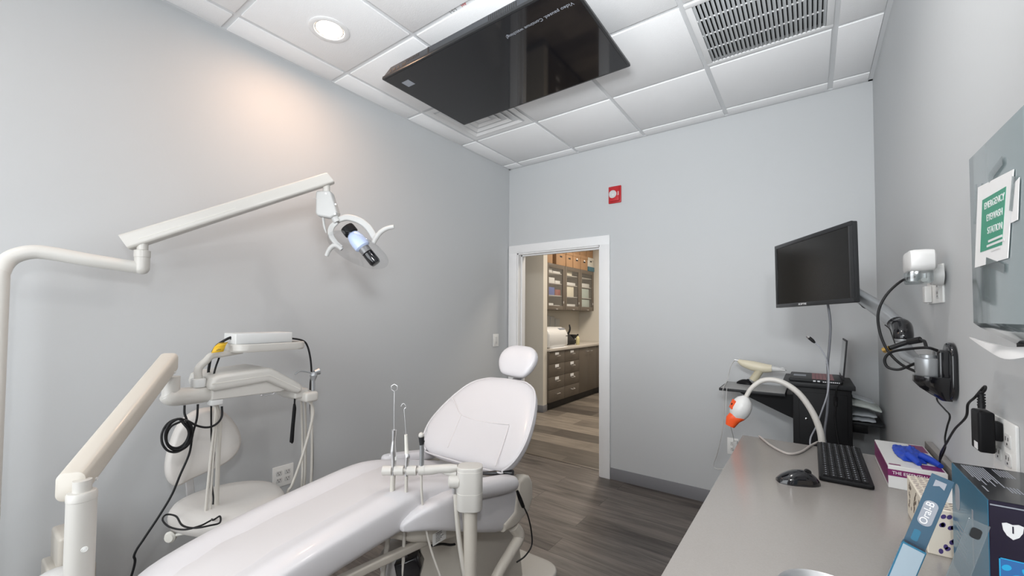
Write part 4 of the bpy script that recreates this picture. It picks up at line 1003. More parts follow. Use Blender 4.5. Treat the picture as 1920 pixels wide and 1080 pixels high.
# coiled black cable
b = MB(); pts = []
for k in range(50):
    a = 2*PI*k/10-PI*.35; n_ = k//10
    cu, cv = 333+(-3, 2, 0, 3, -1)[n_], 815+(2, -1, 3, 0, -2)[n_]; ru, rv = (27, 24, 21, 25, 22)[n_], (31, 29, 25, 30, 27)[n_]
    pts.append(px(cu+ru*math.cos(a)-.12*rv*math.sin(a), cv+rv*math.sin(a), .47+.006*n_+.012*math.sin(a*1.0+n_)))
b.tube([px(346, 760, .455), px(346, 775, .46), px(350, 787, .465)]+pts, .0042, 10, res=6)
o = b.build('coiled_cable', M['rubber'], None, 60); tag(o, 'coiled black cable tied up under the delivery unit arm', 'cable')
b = MB(); b.tube([px(344, 792, .50), px(348, 789, .505), px(352, 787, .50)], .005, 8); tag(b.build('cable_tie', M['clear'], None), 'small clear tie holding the coiled black cable', 'cable tie')
cord('power_cable', 'black cable falling from the coil down the left wall side to the floor', [px(371, 758, .45), px(369, 785, .45), px(361, 815, .45), px(355, 850, .44), px(338, 890, .43), px(322, 928, .42), px(298, 968, .41), px(270, 1010, .40), px(252, 1040, .39), px(247, 1078, .38), Vector((.36, -3.05, .02))], .0042, M['rubber'])
cord('power_cable', 'black cable slung from the coil across to the hose clamp', [px(352, 789, .49), px(372, 799, .49), px(392, 801, .485), px(408, 793, .48), px(416, 780, .47), px(416, 762, .46)], .0042, M['rubber'])
cord('power_cable', 'black cable dropping behind the beige hoses onto the stool', [px(396, 756, .43), px(396, 790, .42), px(397, 830, .40), px(402, 850, .36), px(397, 900, .36), px(400, 935, .42), px(397, 965, .45), pz(399, 975, .585), pz(412, 968, .585), pz(412, 980, .585), pz(395, 985, .590), pz(365, 990, .590), pz(342, 985, .590), pz(330, 968, .590), pz(312, 965, .588), pz(305, 975, .585), pz(318, 988, .580), pz(345, 993, .588), pz(375, 986, .590), pz(395, 976, .590)], .0034, M['rubber'])

# ------------------------------------------------------------------ stool
sx0, sy0, sz = .40, -2.625, .583
t = thing('operator_stool', 'round cushioned beige stool with a backrest beside the left wall', 'stool', (sx0, sy0, 0))
def srad(a): return .222+.018*math.cos(2*(a-.2))+.008*math.cos(3*a)
b = MB(); secs = []
for k, z in ((.55, -.092), (.88, -.090), (.985, -.075), (1.0, -.052), (.985, -.030), (.93, -.012), (.80, -.002), (.55, .001), (.25, -.002), (.05, -.003)):
    secs.append([(sx0+srad(2*PI*j/40)*k*math.cos(2*PI*j/40), sy0+srad(2*PI*j/40)*k*math.sin(2*PI*j/40), sz+z) for j in range(40)])
b.loft(secs); b.build('seat', M['stoolvinyl'], t, 60)
b = MB(); secs = []
ol_ = [px(u, v, .215) for u, v in ((396, 765), (420, 772), (440, 793), (450, 820), (444, 846), (424, 868), (392, 885), (357, 901), (335, 912), (321, 908), (312, 893), (311, 868), (319, 835), (336, 798), (364, 774))]
ol_ = catmull(ol_, 4, True); bc = sum(ol_, Vector())/len(ol_); bn = Vector((1, 0, .0))
for k, d in ((.70, -.062), (.92, -.056), (1.0, -.036), (1.0, -.016), (.965, .000), (.88, .010), (.55, .014), (.1, .014)):
    secs.append([bc+(p-bc)*k+bn*(d+1.1*((p-bc)*k).y**2) for p in ol_])
b.loft(secs); b.build('backrest', M['stoolvinyl'], t, 60)
b = MB(); b.tube([(.16, -2.715, .70), (.168, -2.712, .60), (.19, -2.70, .50), (.30, -2.66, .475)], .016, 12, sq=rrect(2.0, .6, .25)); b.build('back_bracket', M['steel'], t)
b = MB(); b.cyl((sx0, sy0, .12), (sx0, sy0, .47), .026).cyl((sx0, sy0, .08), (sx0, sy0, .30), .035).box(sx0-.10, sx0+.10, sy0-.1, sy0+.1, .468, .4905, .004); b.build('gas_post', M['steel'], t)
kn = pz(320, 1003, .46)
b = MB(); b.cyl((kn.x, kn.y, .455), (kn.x+.10, kn.y+.09, .478), .006).lathe([(.012, -.012), (.022, -.006), (.024, .004), (.018, .012), (0, .013)], frame((kn.x, kn.y, .452), KR, KU, -KF), 18); b.build('height_lever', M['offwhite'], t)
for k in range(5):
    a = 2*PI*k/5+.3; p = Vector((sx0+.26*math.cos(a), sy0+.26*math.sin(a), .075))
    b = MB(); b.tube([(sx0, sy0, .115), (sx0+.13*math.cos(a), sy0+.13*math.sin(a), .10), p], [.022, .019, .014], 10); lg = b.build('leg', M['steel'], t)
    b = MB(); tx = Vector((-math.sin(a), math.cos(a), 0)); q = Vector((p.x, p.y, .027)); b.cyl(q-tx*.02, q-tx*.004, .026, seg=18).cyl(q+tx*.004, q+tx*.02, .026, seg=18).cyl(p, q, .006, seg=8); b.build('caster', M['rubber'], lg)

# junction box at the lower left, behind the post
t = thing('floor_box', 'beige floor junction box with a white pad behind the thick post', 'junction box', (.20, -3.02, 0))
q0 = px(104, 1000, .22)
b = MB(); b.box(.10, .30, q0.y-.02, q0.y+.10, .001, px(104, 1062, .22).z, .008, 3); b.box(.12, .28, q0.y, q0.y+.07, px(104, 1062, .22).z, px(104, 1002, .22).z, .012, 3); b.build('box', M['beige'], t)
w0 = px(100, 1072, .34)
b = MB(); b.ball((.36, w0.y+.01, w0.z-.035), .075, .075, .045); b.cyl((.36, w0.y+.01, .0), (.36, w0.y+.01, w0.z-.03), .03); b.build('white_pad', M['white'], t)

# ------------------------------------------------------------------ dental chair
XC = 1.105
t = thing('dental_chair', 'white upholstered dental patient chair reclined in the middle of the room', 'dental chair', (1.15, -2.0, 0))
# seat and leg rest: stations along y -> (y, top z, thickness, half width, centre x)
ST = [(-3.085, .604, .03, .150, XC), (-3.078, .620, .06, .195, XC), (-3.055, .632, .085, .217, XC), (-3.01, .652, .11, .226, XC), (-2.885, .685, .12, .228, XC), (-2.735, .709, .125, .229, XC), (-2.595, .726, .13, .230, XC), (-2.444, .744, .135, .231, XC), (-2.36, .752, .14, .232, XC), (-2.28, .748, .145, .236, XC+.004), (-2.17, .722, .15, .245, XC+.012), (-2.06, .690, .15, .258, XC+.022), (-1.95, .655, .14, .268, XC+.03), (-1.85, .625, .12, .270, XC+.035), (-1.80, .605, .08, .262, XC+.035), (-1.785, .590, .04, .25, XC+.035)]
def seat_top(y, x):
    for (ya, za, ta, wa, ca), (yb, zb, tb_, wb, cb) in zip(ST, ST[1:]):
        if ya <= y <= yb:
            s = (y-ya)/(yb-ya); z = za+(zb-za)*s; w = wa+(wb-wa)*s; c = ca+(cb-ca)*s; th = ta+(tb_-ta)*s
            r = abs(x-c)/w
            return z-.0+.012*max(0, min(1, (r-.45)/.3))*(1 if r < .85 else .9)
    return .68
secs = []
for y, z, th, w, c in ST:
    ring_ = []
    for k in range(48):
        a = 2*PI*k/48; ca, sa = math.cos(a), math.sin(a)
        x = w*math.copysign(abs(ca)**.5, ca); zz = math.copysign(abs(sa)**.55, sa)*th/2
        r = abs(x)/w
        bol = .016*(max(0, min(1, (r-.50)/.18)))*(1 if sa > 0 else 0)*(min(1, th/.1)) if sa > .15 else 0
        bol = bol-.006*(1 if sa > .5 and r < .5 else 0)
        ring_.append((c+x, y, z-th/2+zz+bol))
    secs.append(ring_)
b = MB(); b.loft(secs); b.build('seat_cushion', M['vinyl'], t, 70, sub=1)
pan = MB()
ys_ = [-3.03+k*.05 for k in range(18)]
for i in range(len(ys_)-1):
    for k in range(8):
        xa, xb = -.115+k*.02875, -.115+(k+1)*.02875
        def P_(y, x):
            for A, B in zip(ST, ST[1:]):
                if A[0] <= y <= B[0]:
                    s = (y-A[0])/(B[0]-A[0]); return Vector((A[4]+(B[4]-A[4])*s+x, y, A[1]+(B[1]-A[1])*s-.0035-.02*(abs(x)/.25)**3))
        pan.quad(P_(ys_[i], xa), P_(ys_[i], xb), P_(ys_[i+1], xb), P_(ys_[i+1], xa))
bmesh.ops.remove_doubles(pan.bm, verts=pan.bm.verts, dist=.0005)
pan.build('seat_panel', M['vinylpanel'], t, 70)
# hip side skirts on the right and left
for sgn, nm in ((1, 'side_skirt'), (-1, 'side_skirt')):
    secs = []
    for y, z0, z1, th in ((-2.46, .640, .665, .012), (-2.42, .632, .69, .035), (-2.33, .606, .715, .055), (-2.20, .553, .716, .062), (-2.02, .475, .675, .066), (-1.89, .446, .630, .066), (-1.825, .462, .60, .055), (-1.80, .50, .57, .02)):
        c = XC+.012+sgn*(.222+.05*min(1, max(0, (y+2.46)/.4))); secs.append([(c+a, y, (z0+z1)/2+d_) for a, d_ in rrect(th*1.5, (z1-z0), th*.45, 4)])
    b = MB(); b.loft(secs); b.build(nm, M['vinyl'], t, 60, sub=1)
# backrest
P0 = Vector((1.155, -1.958, .700)); ES = Vector((0, math.cos(PI/4), math.sin(PI/4))); EN = Vector((0, -math.sin(PI/4), math.cos(PI/4)))
BW = [(-.012, .15), (-.005, .205), (.012, .248), (.04, .278), (.085, .302), (.15, .312), (.22, .304), (.29, .287), (.36, .262), (.42, .232), (.46, .198), (.49, .150), (.507, .090), (.512, .035)]
FB = frame(P0, (1, 0, 0), ES, EN)
secs = []
n_b = len(BW)
for i, (s, w) in enumerate(BW):
    ed = min(i, n_b-1-i); th = (.022, .056, .078, .088)[min(ed, 3)]; ring_ = []
    for k in range(48):
        a = 2*PI*k/48; ca, sa = math.cos(a), math.sin(a)
        x = w*math.copysign(abs(ca)**.62, ca); n = th/2*math.copysign(abs(sa)**.6, sa)
        ring_.append((x, s+(.018*(1-(x/.3)**2) if s < .05 else 0)*(1-max(0, s)/.05), n-.044+.05*(x/.31)**2*(1 if sa > -2 else 0)+(.010*(1-(x/w)**2) if sa > 0 else 0)))
    secs.append(ring_)
b = MB(); b.loft(secs, M=FB); bk = b.build('backrest', M['vinyl'], t, 70, sub=1)
def onback(u, v, off=.0):
    d = _ray(u, v); o = P0+EN*off
    p = CAM+d*((o-CAM).dot(EN)/d.dot(EN)); q = p-P0; x, s = q.x, q.dot(ES)
    return FB @ Vector((x, s, .05*(x/.31)**2+.0105*(1-(x/.30)**2)+.0))
b = MB()
for ps in (((853, 753), (859, 765), (868, 781), (905, 792), (958, 801)), ((868, 781), (855, 812), (842, 842)), ((958, 803), (947, 842), (934, 880))):
    b.tube([onback(*p) for p in ps], .0021, 6, res=6)
b.build('seam', M['seam'], t)
b = MB(); ol = [(w*.985, s) for s, w in BW[1:-1]]+[(-w*.985, s) for s, w in BW[1:-1][::-1]]
b.tube([FB @ Vector((x, s+(.018*(1-(x/.3)**2)*(1-max(0, s)/.05) if s < .05 else 0), -.026+.05*(x/.31)**2)) for x, s in ol], .0045, 8, res=4, closed=True); b.build('piping', M['vinyl'], t, 70)
b = MB(); b.loft([[(a*k, .24+c*k2, z) for a, c in rrect(.46, .40, .1, 6)] for k, k2, z in ((1.0, 1.0, -.08), (.95, .95, -.10), (.7, .7, -.118))], M=FB); b.build('back_shell', M['beige'], t)
# headrest
hc = Vector((1.158, -1.492, 1.152)); hS = Vector((0, math.cos(math.radians(58)), math.sin(math.radians(58)))); hN = Vector((0, -hS.z, hS.y)); HR = frame(hc, Vector((1, 0, 0)), hS, hN) @ Matrix.Rotation(math.radians(-4), 4, 'Z')
secs = []
for s, w, th in ((-.106, .055, .02), (-.098, .085, .045), (-.06, .112, .07), (-.02, .126, .082), (.02, .124, .082), (.055, .104, .072), (.078, .072, .05), (.086, .04, .025)):
    ring_ = []
    for k in range(36):
        a = 2*PI*k/36; ca, sa = math.cos(a), math.sin(a); x = w*math.copysign(abs(ca)**.7, ca)
        ring_.append((x, s, th/2*math.copysign(abs(sa)**.7, sa)+.9*x*x-.02))
    secs.append(ring_)
b = MB(); b.loft(secs, M=HR); b.build('headrest', M['vinyl'], t, 70, sub=1)
b = MB(); b.box(-.03, .03, .36, .62, -.105, -.090, .004, M=FB); b.build('headrest_bar', M['steel'], t)
# armrests
def arm(c0, c1, w, h, nm='armrest'):
    c0, c1 = Vector(c0), Vector(c1); secs = []
    for s, k in ((0, .35), (.03, .75), (.10, .95), (.3, 1), (.7, 1), (.9, .95), (.97, .75), (1, .35)):
        p = c0.lerp(c1, s); secs.append([p+Vector((a, 0, c)) for a, c in rrect(w*k, h*k, h*k*.45, 5)])
    b = MB(); b.loft(secs); return b.build(nm, M['vinyl'], t, 60, sub=1)
arm((1.42, -2.20, .716), (1.43, -1.90, .658), .085, .074)
arm((.885, -2.19, .722), (.885, -1.86, .664), .07, .05)
b = MB(); b.box(.85, .91, -1.92, -1.84, .50, .64, .012, 3).box(.85, 1.0, -1.9, -1.86, .50, .55, .006); b.build('arm_bracket', M['beige'], t)
# right rear bracket
b = MB(); Fz = Matrix(((0, 0, 1, 0), (1, 0, 0, 0), (0, 1, 0, 0), (0, 0, 0, 1)))
b.prism([(-1.885, .655), (-1.84, .668), (-1.795, .655), (-1.77, .62), (-1.765, .55), (-1.80, .495), (-1.90, .468), (-1.99, .476), (-1.99, .51), (-1.915, .535)], 1.39, 1.445, Fz, .016, 4); b.build('arm_bracket', M['beige'], t)
b = MB(); o0 = px(937, 887, 1.39)
b.box(1.33, 1.40, -1.93, -1.88, .665, .69, .004); b.build('back_hinge', M['dgrey'], t)
b = MB(); b.tube([(1.30, -1.98, .69), (1.36, -1.95, .695), (1.40, -1.93, .70), (1.435, -1.92, .702)], [.006, .012, .016, .014], 12); b.build('lever', M['blackgloss'], t)
# underframe, lift and base
b = MB(); secs = []
for y, z0, z1, w in ((-2.43, .580, .61, .14), (-2.37, .555, .61, .19), (-2.28, .525, .60, .215), (-2.05, .470, .56, .215), (-1.85, .440, .51, .20), (-1.78, .45, .50, .17)):
    secs.append([(XC+.02+a, y, (z0+z1)/2+c) for a, c in rrect(2*w, z1-z0, .02, 4)])
b.loft(secs); b.build('seat_pan', M['beige'], t, 50)
lb_ = px(772, 992, XC+.045+.242)
b = MB(); b.prism(rrect(.07, .045, .002), 0, .0008, frame((XC+.02+.2155, -2.27, .548), (0, 1, 0), (0, 0, 1), (1, 0, 0))); rl = b.build('rating_label', M['plate'], t)
b = MB()
for k in range(6): b.box(-.02, .02-.008*(k % 3), .016-.006*k, .018-.006*k, .0008, .0011, M=frame((XC+.02+.2155, -2.27, .548), (0, 1, 0), (0, 0, 1), (1, 0, 0)))
b.build('label_print', M['dgrey'], rl)
b = MB(); b.prism([(-2.05, .06), (-1.62, .06), (-1.70, .50), (-2.12, .50)], XC-.10, XC+.19, Fz, .02, 3); b.build('lift_column', M['beige'], t)
b = MB(); b.tube([(XC-.16, -2.95, .575), (XC-.16, -2.6, .56), (XC-.16, -2.2, .52)], .03, 12, sq=rrect(1, .9, .2)); b.tube([(XC+.19, -2.95, .575), (XC+.19, -2.6, .555), (XC+.19, -2.2, .52)], .03, 12, sq=rrect(1, .9, .2)); b.build('leg_rail', M['beige'], t)
b = MB(); b.prism([(a+XC+.02, c-1.95) for a, c in rrect(.56, 1.10, .1, 6)], .0005, .045, None, .012, 3); b.build('base_plate', mat('grey_beige_base', (.42, .40, .37), .4), t)
# motor box under the seat
cB = pd(768, 1044, 1.60); Fb_ = kframe(cB, math.radians(12))
b = MB(); b.box(-.10, .01, -.05, .045, -.12, .05, .002, M=Fb_); b.build('motor_bracket', M['steel'], t)
b = MB(); b.prism([(-.03, -.045), (.055, -.03), (.066, .0), (.055, .04), (-.03, .028)], .03, .095, Fb_, .008, 3); b.build('motor_box', M['blackgloss'], t)
b = MB(); b.tube([pd(806, 1024, 1.62), pd(828, 1020, 1.7), pd(850, 1021, 1.75), pd(880, 1010, 1.8)], .005, 8); b.build('motor_cable', M['rubber'], t)

# ------------------------------------------------------------------ assistant arm with holder
DA = 1.51
def A_(u, v, dd=0): return pd(u, v, DA+dd)
pb_ = A_(882, 1000)
t = thing('assistant_arm', 'beige assistant instrument arm on a post at the chair side', 'instrument holder', (pb_.x, pb_.y, .25))
b = MB(); b.cyl((pb_.x, pb_.y, .24), (pb_.x, pb_.y, A_(882, 945).z), .0245, seg=28); b.build('post', M['beige'], t)
cb = A_(881, 912); Fc = frame(Vector((cb.x, cb.y, 0)), KR, KF, KU)
z0_, z1_ = A_(881, 953).z, A_(881, 873).z
b = MB(); b.prism(rrect(.092, .075, .03, 8), z0_, z1_, Fc, .004, 3); hb = b.build('holder_block', M['beige2'], t)
b = MB(); b.prism(rrect(.0925, .0755, .03, 8), z1_-.016, z1_-.0145, Fc).prism(rrect(.0925, .0755, .03, 8), z0_+.062, z0_+.0635, Fc); b.build('block_seam', M['offwhite'], hb)
b = MB(); b.cyl(A_(862, 903, -.01), A_(844, 903, -.01), .0225).ball(A_(843, 903, -.01), .006, .006, .022); b.build('valve', M['beige2'], t)
b = MB(); b.tube([A_(858, 876), A_(845, 878), A_(825, 879), A_(806, 881), A_(790, 881)], [.010, .016, .0155, .0175, .0175], 18); b.tube([A_(856, 888), A_(840, 887), A_(830, 885)], [.010, .009, .006], 12); b.tube([A_(794, 881), A_(732, 882)], .009, 14, False); b.build('holder_bar', M['beige2'], t)
for u in (726, 748, 772, 795):
    b = MB(); b.tube([A_(u-8, 882), A_(u+9, 882)], .0175, 18, False) if u != 795 else b.tube([A_(786, 881), A_(797, 881)], .0185, 18, False); b.build('holder_clip', M['beige2'], t)
def ahose(pts, r, m='hose'):
    b = MB(); b.tube(pts, r, 10, res=8); return b.build('hose', M[m], t, 60)
b = MB(); b.cyl(A_(853, 914, -.01), A_(853, 924, -.01), .011); b.build('hose_nut', M['steel'], t)
ahose([A_(854, 922, -.01), A_(857, 970, -.01), A_(862, 1020, -.01), A_(872, 1082, -.01), A_(885, 1150, .03)], .0088)
ahose([A_(868, 952, .02), A_(871, 1000, .02), A_(873, 1082, .02), A_(874, 1150, .02)], .0042)
ahose([A_(875, 952, .01), A_(874, 1010, .01), A_(877, 1082, .01), A_(879, 1150, .01)], .0055)
b = MB(); b.tube([px(962, 986, 1.42), px(972, 1000, 1.428), px(970, 1014, 1.432), px(955, 1040, 1.445), px(932, 1080, 1.46), Vector((1.475, -2.16, .275)), Vector((pb_.x, pb_.y, .25))], [.026, .027, .026, .023, .022, .023, .024], 16, res=5); b.build('link_arm', M['beige'], t)
b = MB(); b.cyl((pb_.x, pb_.y, .225), (pb_.x, pb_.y, .285), .032); b.build('post_joint', M['beige'], t)

def instrument(label, pts):
    t3 = thing('suction_handpiece', label, 'dental handpiece', pts); return t3
# tall evacuator with wire loop
t3 = thing('suction_handpiece', 'steel suction handpiece with a long wire loop, farthest along the holder', 'dental handpiece', A_(738, 882))
b = MB(); b.tube([A_(737, 892), A_(738, 862), A_(737, 846), A_(738, 826), A_(739, 806)], [.0085, .0095, .0105, .0065, .0085], 16); b.build('grip', M['steel'], t3)
b = MB(); b.tube([A_(731, 854), A_(743, 857)], .0045, 10, False); b.tube([A_(741, 856), A_(742, 862)], .007, 12, False); b.build('valve_lever', M['white'], t3)
b = MB(); b.tube([A_(739, 808), A_(739, 770), A_(739.5, 735)], .0013, 6, False)
b.tube([A_(739.5+6.5*math.cos(PI/2+2*PI*k/6), 727-6.8*math.sin(-PI/2+2*PI*k/6)) for k in range(6)], .0013, 6, False, closed=True); b.build('wire_loop', M['steel'], t3)
b = MB(); b.tube([A_(737, 890), A_(735, 930), A_(731, 980), A_(724, 1035), A_(717, 1082), A_(708, 1140)], .0092, 12); b.build('hose', M['hose'], t3, 60)
t3 = thing('suction_handpiece', 'steel saliva ejector with a small hooked wire, second along the holder', 'dental handpiece', A_(762, 882))
b = MB(); b.tube([A_(762, 892), A_(763, 865), A_(764, 856), A_(762, 850)], [.007, .0085, .0105, .008], 14); b.build('grip', M['steel'], t3)
b = MB(); b.tube([A_(763, 852), A_(762, 838), A_(761, 815)], [.008, .0065, .0055], 14); b.build('sleeve', M['offwhite'], t3)
b = MB(); b.tube([A_(768, 862), A_(764, 867), A_(759, 866)], .003, 8); b.build('valve_lever', M['white'], t3)
b = MB(); b.tube([A_(761, 814), A_(759.5, 790), A_(758, 768), A_(761, 764), A_(759, 758), A_(755, 757), A_(752, 762)], .0012, 6, res=5); b.build('wire_hook', M['steel'], t3)
b = MB(); b.tube([A_(762, 890), A_(761, 940), A_(758, 1000), A_(755, 1082), A_(752, 1140)], .006, 12); b.build('hose', M['hose'], t3, 60)
t3 = thing('air_syringe', 'steel air syringe with a white ball head, nearest the holder block', 'dental handpiece', A_(790, 882))
b = MB(); b.tube([A_(790, 888), A_(791, 860), A_(791, 832)], .0085, 16, False); b.build('grip', M['silver'], t3)
b = MB(); b.tube([A_(791, 834), A_(790, 819)], [.0085, .0105], 14, False); b.tube([A_(786, 826), A_(796, 828)], .004, 8, False); b.build('head', M['dgrey'], t3)
b = MB(); b.ball(A_(790, 816), .0105); b.build('button', M['beige2'], t3)
b = MB(); b.tube([A_(796, 822), A_(800, 810), A_(801, 801)], .0011, 6); b.build('nozzle', M['steel'], t3)
b = MB(); b.tube([A_(790, 888), A_(791, 930), A_(796, 975), A_(808, 1030), A_(827, 1084), A_(845, 1140)], .0042, 12); b.build('hose', M['hose'], t3, 60)

# loose black lead behind the chair
t = thing('chair_lead', 'black lead with a plug clipped to the right side of the dental chair', 'cable', px(975, 940, 1.46))
b = MB(); b.tube([px(970, 921, 1.46), px(975, 935, 1.46), px(981, 950, 1.46)], [.006, .009, .008], 10); b.build('plug', M['black'], t)
b = MB(); b.tube([px(981, 948, 1.46), px(990, 968, 1.46), px(996, 995, 1.46), px(997, 1022, 1.46), px(985, 1042, 1.46), px(969, 1054, 1.46)], .0034, 8); b.build('cord', M['rubber'], t)
# ------------------------------------------------------------------ room beyond the door
HX = -.61
def cabinet_run():
    cols = [(1.86, 2.30), (2.30, 2.86), (2.86, 3.42), (3.42, 4.02)]
    t = thing('hall_countertop', 'pale countertop over the taupe cabinets seen through the doorway', 'countertop', (-.9, 2.9, .868))
    b = MB(); b.box(-1.219, HX+.02, 1.845, 4.026, .868, .905, .003); b.build('slab', mat('pale_laminate', (.52, .48, .43), .35), t)
    names = ('taupe drawer cabinet under the white steriliser beyond the door', 'taupe drawer cabinet under the black bag beyond the door', 'taupe two-door cabinet with paired handles beyond the door', 'taupe cabinet against the end wall beyond the door')
    y_c = [(1.846, 2.318), (2.322, 2.813), (2.817, 3.50), (3.504, 4.024)]
    for (y0, y1), nm in zip(y_c, names):
        t = thing('hall_base_cabinet', nm, 'cabinet', (-.9, (y0+y1)/2, 0), 'base cabinets beyond the door')
        b = MB(); b.box(-1.215, HX-.018, y0, y1, .115, .8675, .002); b.build('carcass', M['cab'], t)
        b = MB(); b.box(-1.20, HX-.07, y0, y1, .0005, .115); b.build('toe_kick', M['cabdark'], t)
        if y0 < 2.5:
            for k in range(4):
                z0 = .118+k*.187
                b = MB(); b.box(HX-.0175, HX, y0+.002, y1-.002, z0, z0+.183, .002); dr = b.build('drawer', M['cab'], t)
                ym = (y0+y1)/2
                b = MB(); b.tube([(HX, ym-.05, z0+.118), (HX+.028, ym-.05, z0+.112), (HX+.028, ym+.05, z0+.112), (HX, ym+.05, z0+.118)], .005, 8, False); b.build('handle', M['chrome'], dr)
                if k: 
                    b = MB(); b.box(HX, HX+.0012, ym-.06, ym+.05, z0+.13, z0+(.172 if k < 3 else .165)); b.build('drawer_label', M['paper'], dr)
        else:
            for q in (0, 1):
                ya = y0+.002+q*(y1-y0)/2; yb = ya+(y1-y0)/2-.003
                b = MB(); b.box(HX-.0175, HX, ya, yb, .118, .866, .002); dr = b.build('door', M['cab'], t)
                yh = yb-.07 if q == 0 else ya+.07
                b = MB(); b.tube([(HX, yh-.04, .80), (HX+.028, yh-.04, .795), (HX+.028, yh+.04, .795), (HX, yh+.04, .80)], .005, 8, False); b.build('handle', M['chrome'], dr)
cabinet_run()
# glazed wall cabinets
UX = -.87
uy = [(2.20, 2.80), (2.803, 3.37), (3.373, 3.95)]
nm = ('glazed taupe wall cabinet with blue and red bins beyond the door', 'glazed taupe wall cabinet with a cream folder in the middle', 'glazed taupe wall cabinet with pale green stacks at the far end')
shz = [1.53, 1.73, 1.93, 2.10]
for (y0, y1), lb in zip(uy, nm):
    t = thing('wall_cabinet', lb, 'cabinet', (-1.05, (y0+y1)/2, 1.49), 'glazed cabinets beyond the door')
    b = MB(); b.box(-1.219, UX-.02, y0, y0+.018, 1.49, 2.24).box(-1.219, UX-.02, y1-.018, y1, 1.49, 2.24).box(-1.219, UX-.02, y0+.018, y1-.018, 1.49, 1.515).box(-1.219, UX-.02, y0+.018, y1-.018, 2.222, 2.24).box(-1.219, -1.205, y0+.018, y1-.018, 1.515, 2.222); b.build('carcass', M['cab'], t)
    b = MB()
    for z in shz[1:]: b.box(-1.204, UX-.03, y0+.019, y1-.019, z-.012, z)
    b.build('shelf', mat('pale_shelf', (.45, .43, .40), .5), t)
    b = MB(); f = .068
    for a in ((y0+.002, y0+f, 1.492, 2.238), (y1-f, y1-.002, 1.492, 2.238), (y0+f, y1-f, 1.492, 1.492+f), (y0+f, y1-f, 2.238-f, 2.238)): b.box(UX-.0195, UX, *a, .001)
    dr = b.build('door_frame', M['cab'], t)
    b = MB(); b.box(UX-.012, UX-.008, y0+f, y1-f, 1.492+f, 2.238-f); b.build('glass_pane', M['glass'], dr)
    b = MB(); b.box(UX, UX+.004, y1-f+.01, y1-f+.03, 1.60, 1.64).box(UX, UX+.02, (y0+y1)/2-.03, (y0+y1)/2+.03, 1.50, 1.51); b.build('catch', M['steel'], dr)
def shelf_thing(name, label, cat, m, x0, x1, y0, y1, z0, z1, group=None, rot=0):
    b = MB(); b.box(x0, x1, y0, y1, z0+.0005, z1, min(.006, (z1-z0)*.2), 2)
    if rot: c = Vector(((x0+x1)/2, (y0+y1)/2, z0)); b.xf(Matrix.Translation(c) @ Matrix.Rotation(rot, 4, 'Z') @ Matrix.Translation(-c))
    o = b.build(name, m, None); tag(o, label, cat, group); return o
m_wp = mat('white_pack', (.62, .62, .60), .6); m_cr = mat('cream_folder', (.62, .58, .46), .6); m_gn = mat('pale_green_pack', (.42, .50, .46), .6); m_bb = mat('blue_bin', (.03, .08, .32), .4); m_rb = mat('red_bin', (.22, .03, .02), .4)
g_ = 'supplies in the glazed cabinets'
shelf_thing('storage_bin', 'blue bin on the middle shelf of the glazed cabinet', 'bin', m_bb, -1.12, -.91, 2.29, 2.52, 1.73, 1.86)
shelf_thing('storage_bin', 'red-brown bin next to the blue bin in the glazed cabinet', 'bin', m_rb, -1.12, -.91, 2.54, 2.72, 1.73, 1.83)
for lb, m_, y0, y1, z0, z1 in (
    ('white pack low in the cabinet with the blue bin', m_wp, 2.30, 2.50, 1.515, 1.60), ('white pack beside it low in the cabinet with the red bin', m_wp, 2.53, 2.72, 1.515, 1.57),
    ('white pack above the blue bin', m_wp, 2.32, 2.54, 1.93, 2.02), ('white tray above the red-brown bin', m_wp, 2.56, 2.73, 1.93, 1.98), ('white box on the top shelf above the bins', m_wp, 2.30, 2.46, 2.10, 2.17), ('flat white tray on the top shelf above the bins', m_wp, 2.48, 2.73, 2.10, 2.135),
    ('tall cream folder standing in the middle glazed cabinet', m_cr, 2.90, 3.22, 1.73, 1.915), ('white packs at the bottom of the middle glazed cabinet', m_wp, 2.90, 3.28, 1.515, 1.60), ('cream tray on the top shelf of the middle glazed cabinet', m_cr, 2.90, 3.15, 2.10, 2.20), ('white tray under the cream tray in the middle cabinet', m_wp, 2.90, 3.28, 1.93, 1.98),
    ('pale green stack at the bottom of the far glazed cabinet', m_gn, 3.48, 3.86, 1.515, 1.70), ('pale green stack on the middle shelf of the far cabinet', m_gn, 3.48, 3.84, 1.73, 1.90), ('white tray on the upper shelf of the far glazed cabinet', m_wp, 3.48, 3.86, 1.93, 2.0)):
    shelf_thing('supply_pack', lb, 'pack', m_, -1.13, -.92, y0, y1, z0, z1)
# banker boxes on top
def carton(label, y0, y1, x1, z0, h, m, lid=True, band=None, rot=0, group='storage boxes on the wall cabinets'):
    t = thing('storage_box', label, 'box', ((x1-.18), (y0+y1)/2, z0), group)
    b = MB(); b.box(x1-.34, x1, y0, y1, z0+.0005, z0+h, .003); b.build('carton', m, t)
    if lid: b = MB(); b.box(x1-.345, x1+.006, y0-.004, y1+.004, z0+h-.05, z0+h+.004, .003); b.build('lid', m, t)
    b = MB(); ym = (y0+y1)/2; b.box(x1, x1+.0012, ym-.04, ym+.04, z0+h*.52, z0+h*.62); b.build('hand_hole', M['slot'], t)
    if 'round' in label:
        b = MB(); b.lathe([(.028, 0), (.028, .001), (0, .001)], frame((x1+.0002, ym+.01, z0+h*.62), (0, 1, 0), (0, 0, 1), (1, 0, 0)), 16); b.build('round_sticker', M['paper'], t)
    return t
m_cw = mat('white_carton', (.62, .60, .54), .6)
zz = 2.2405
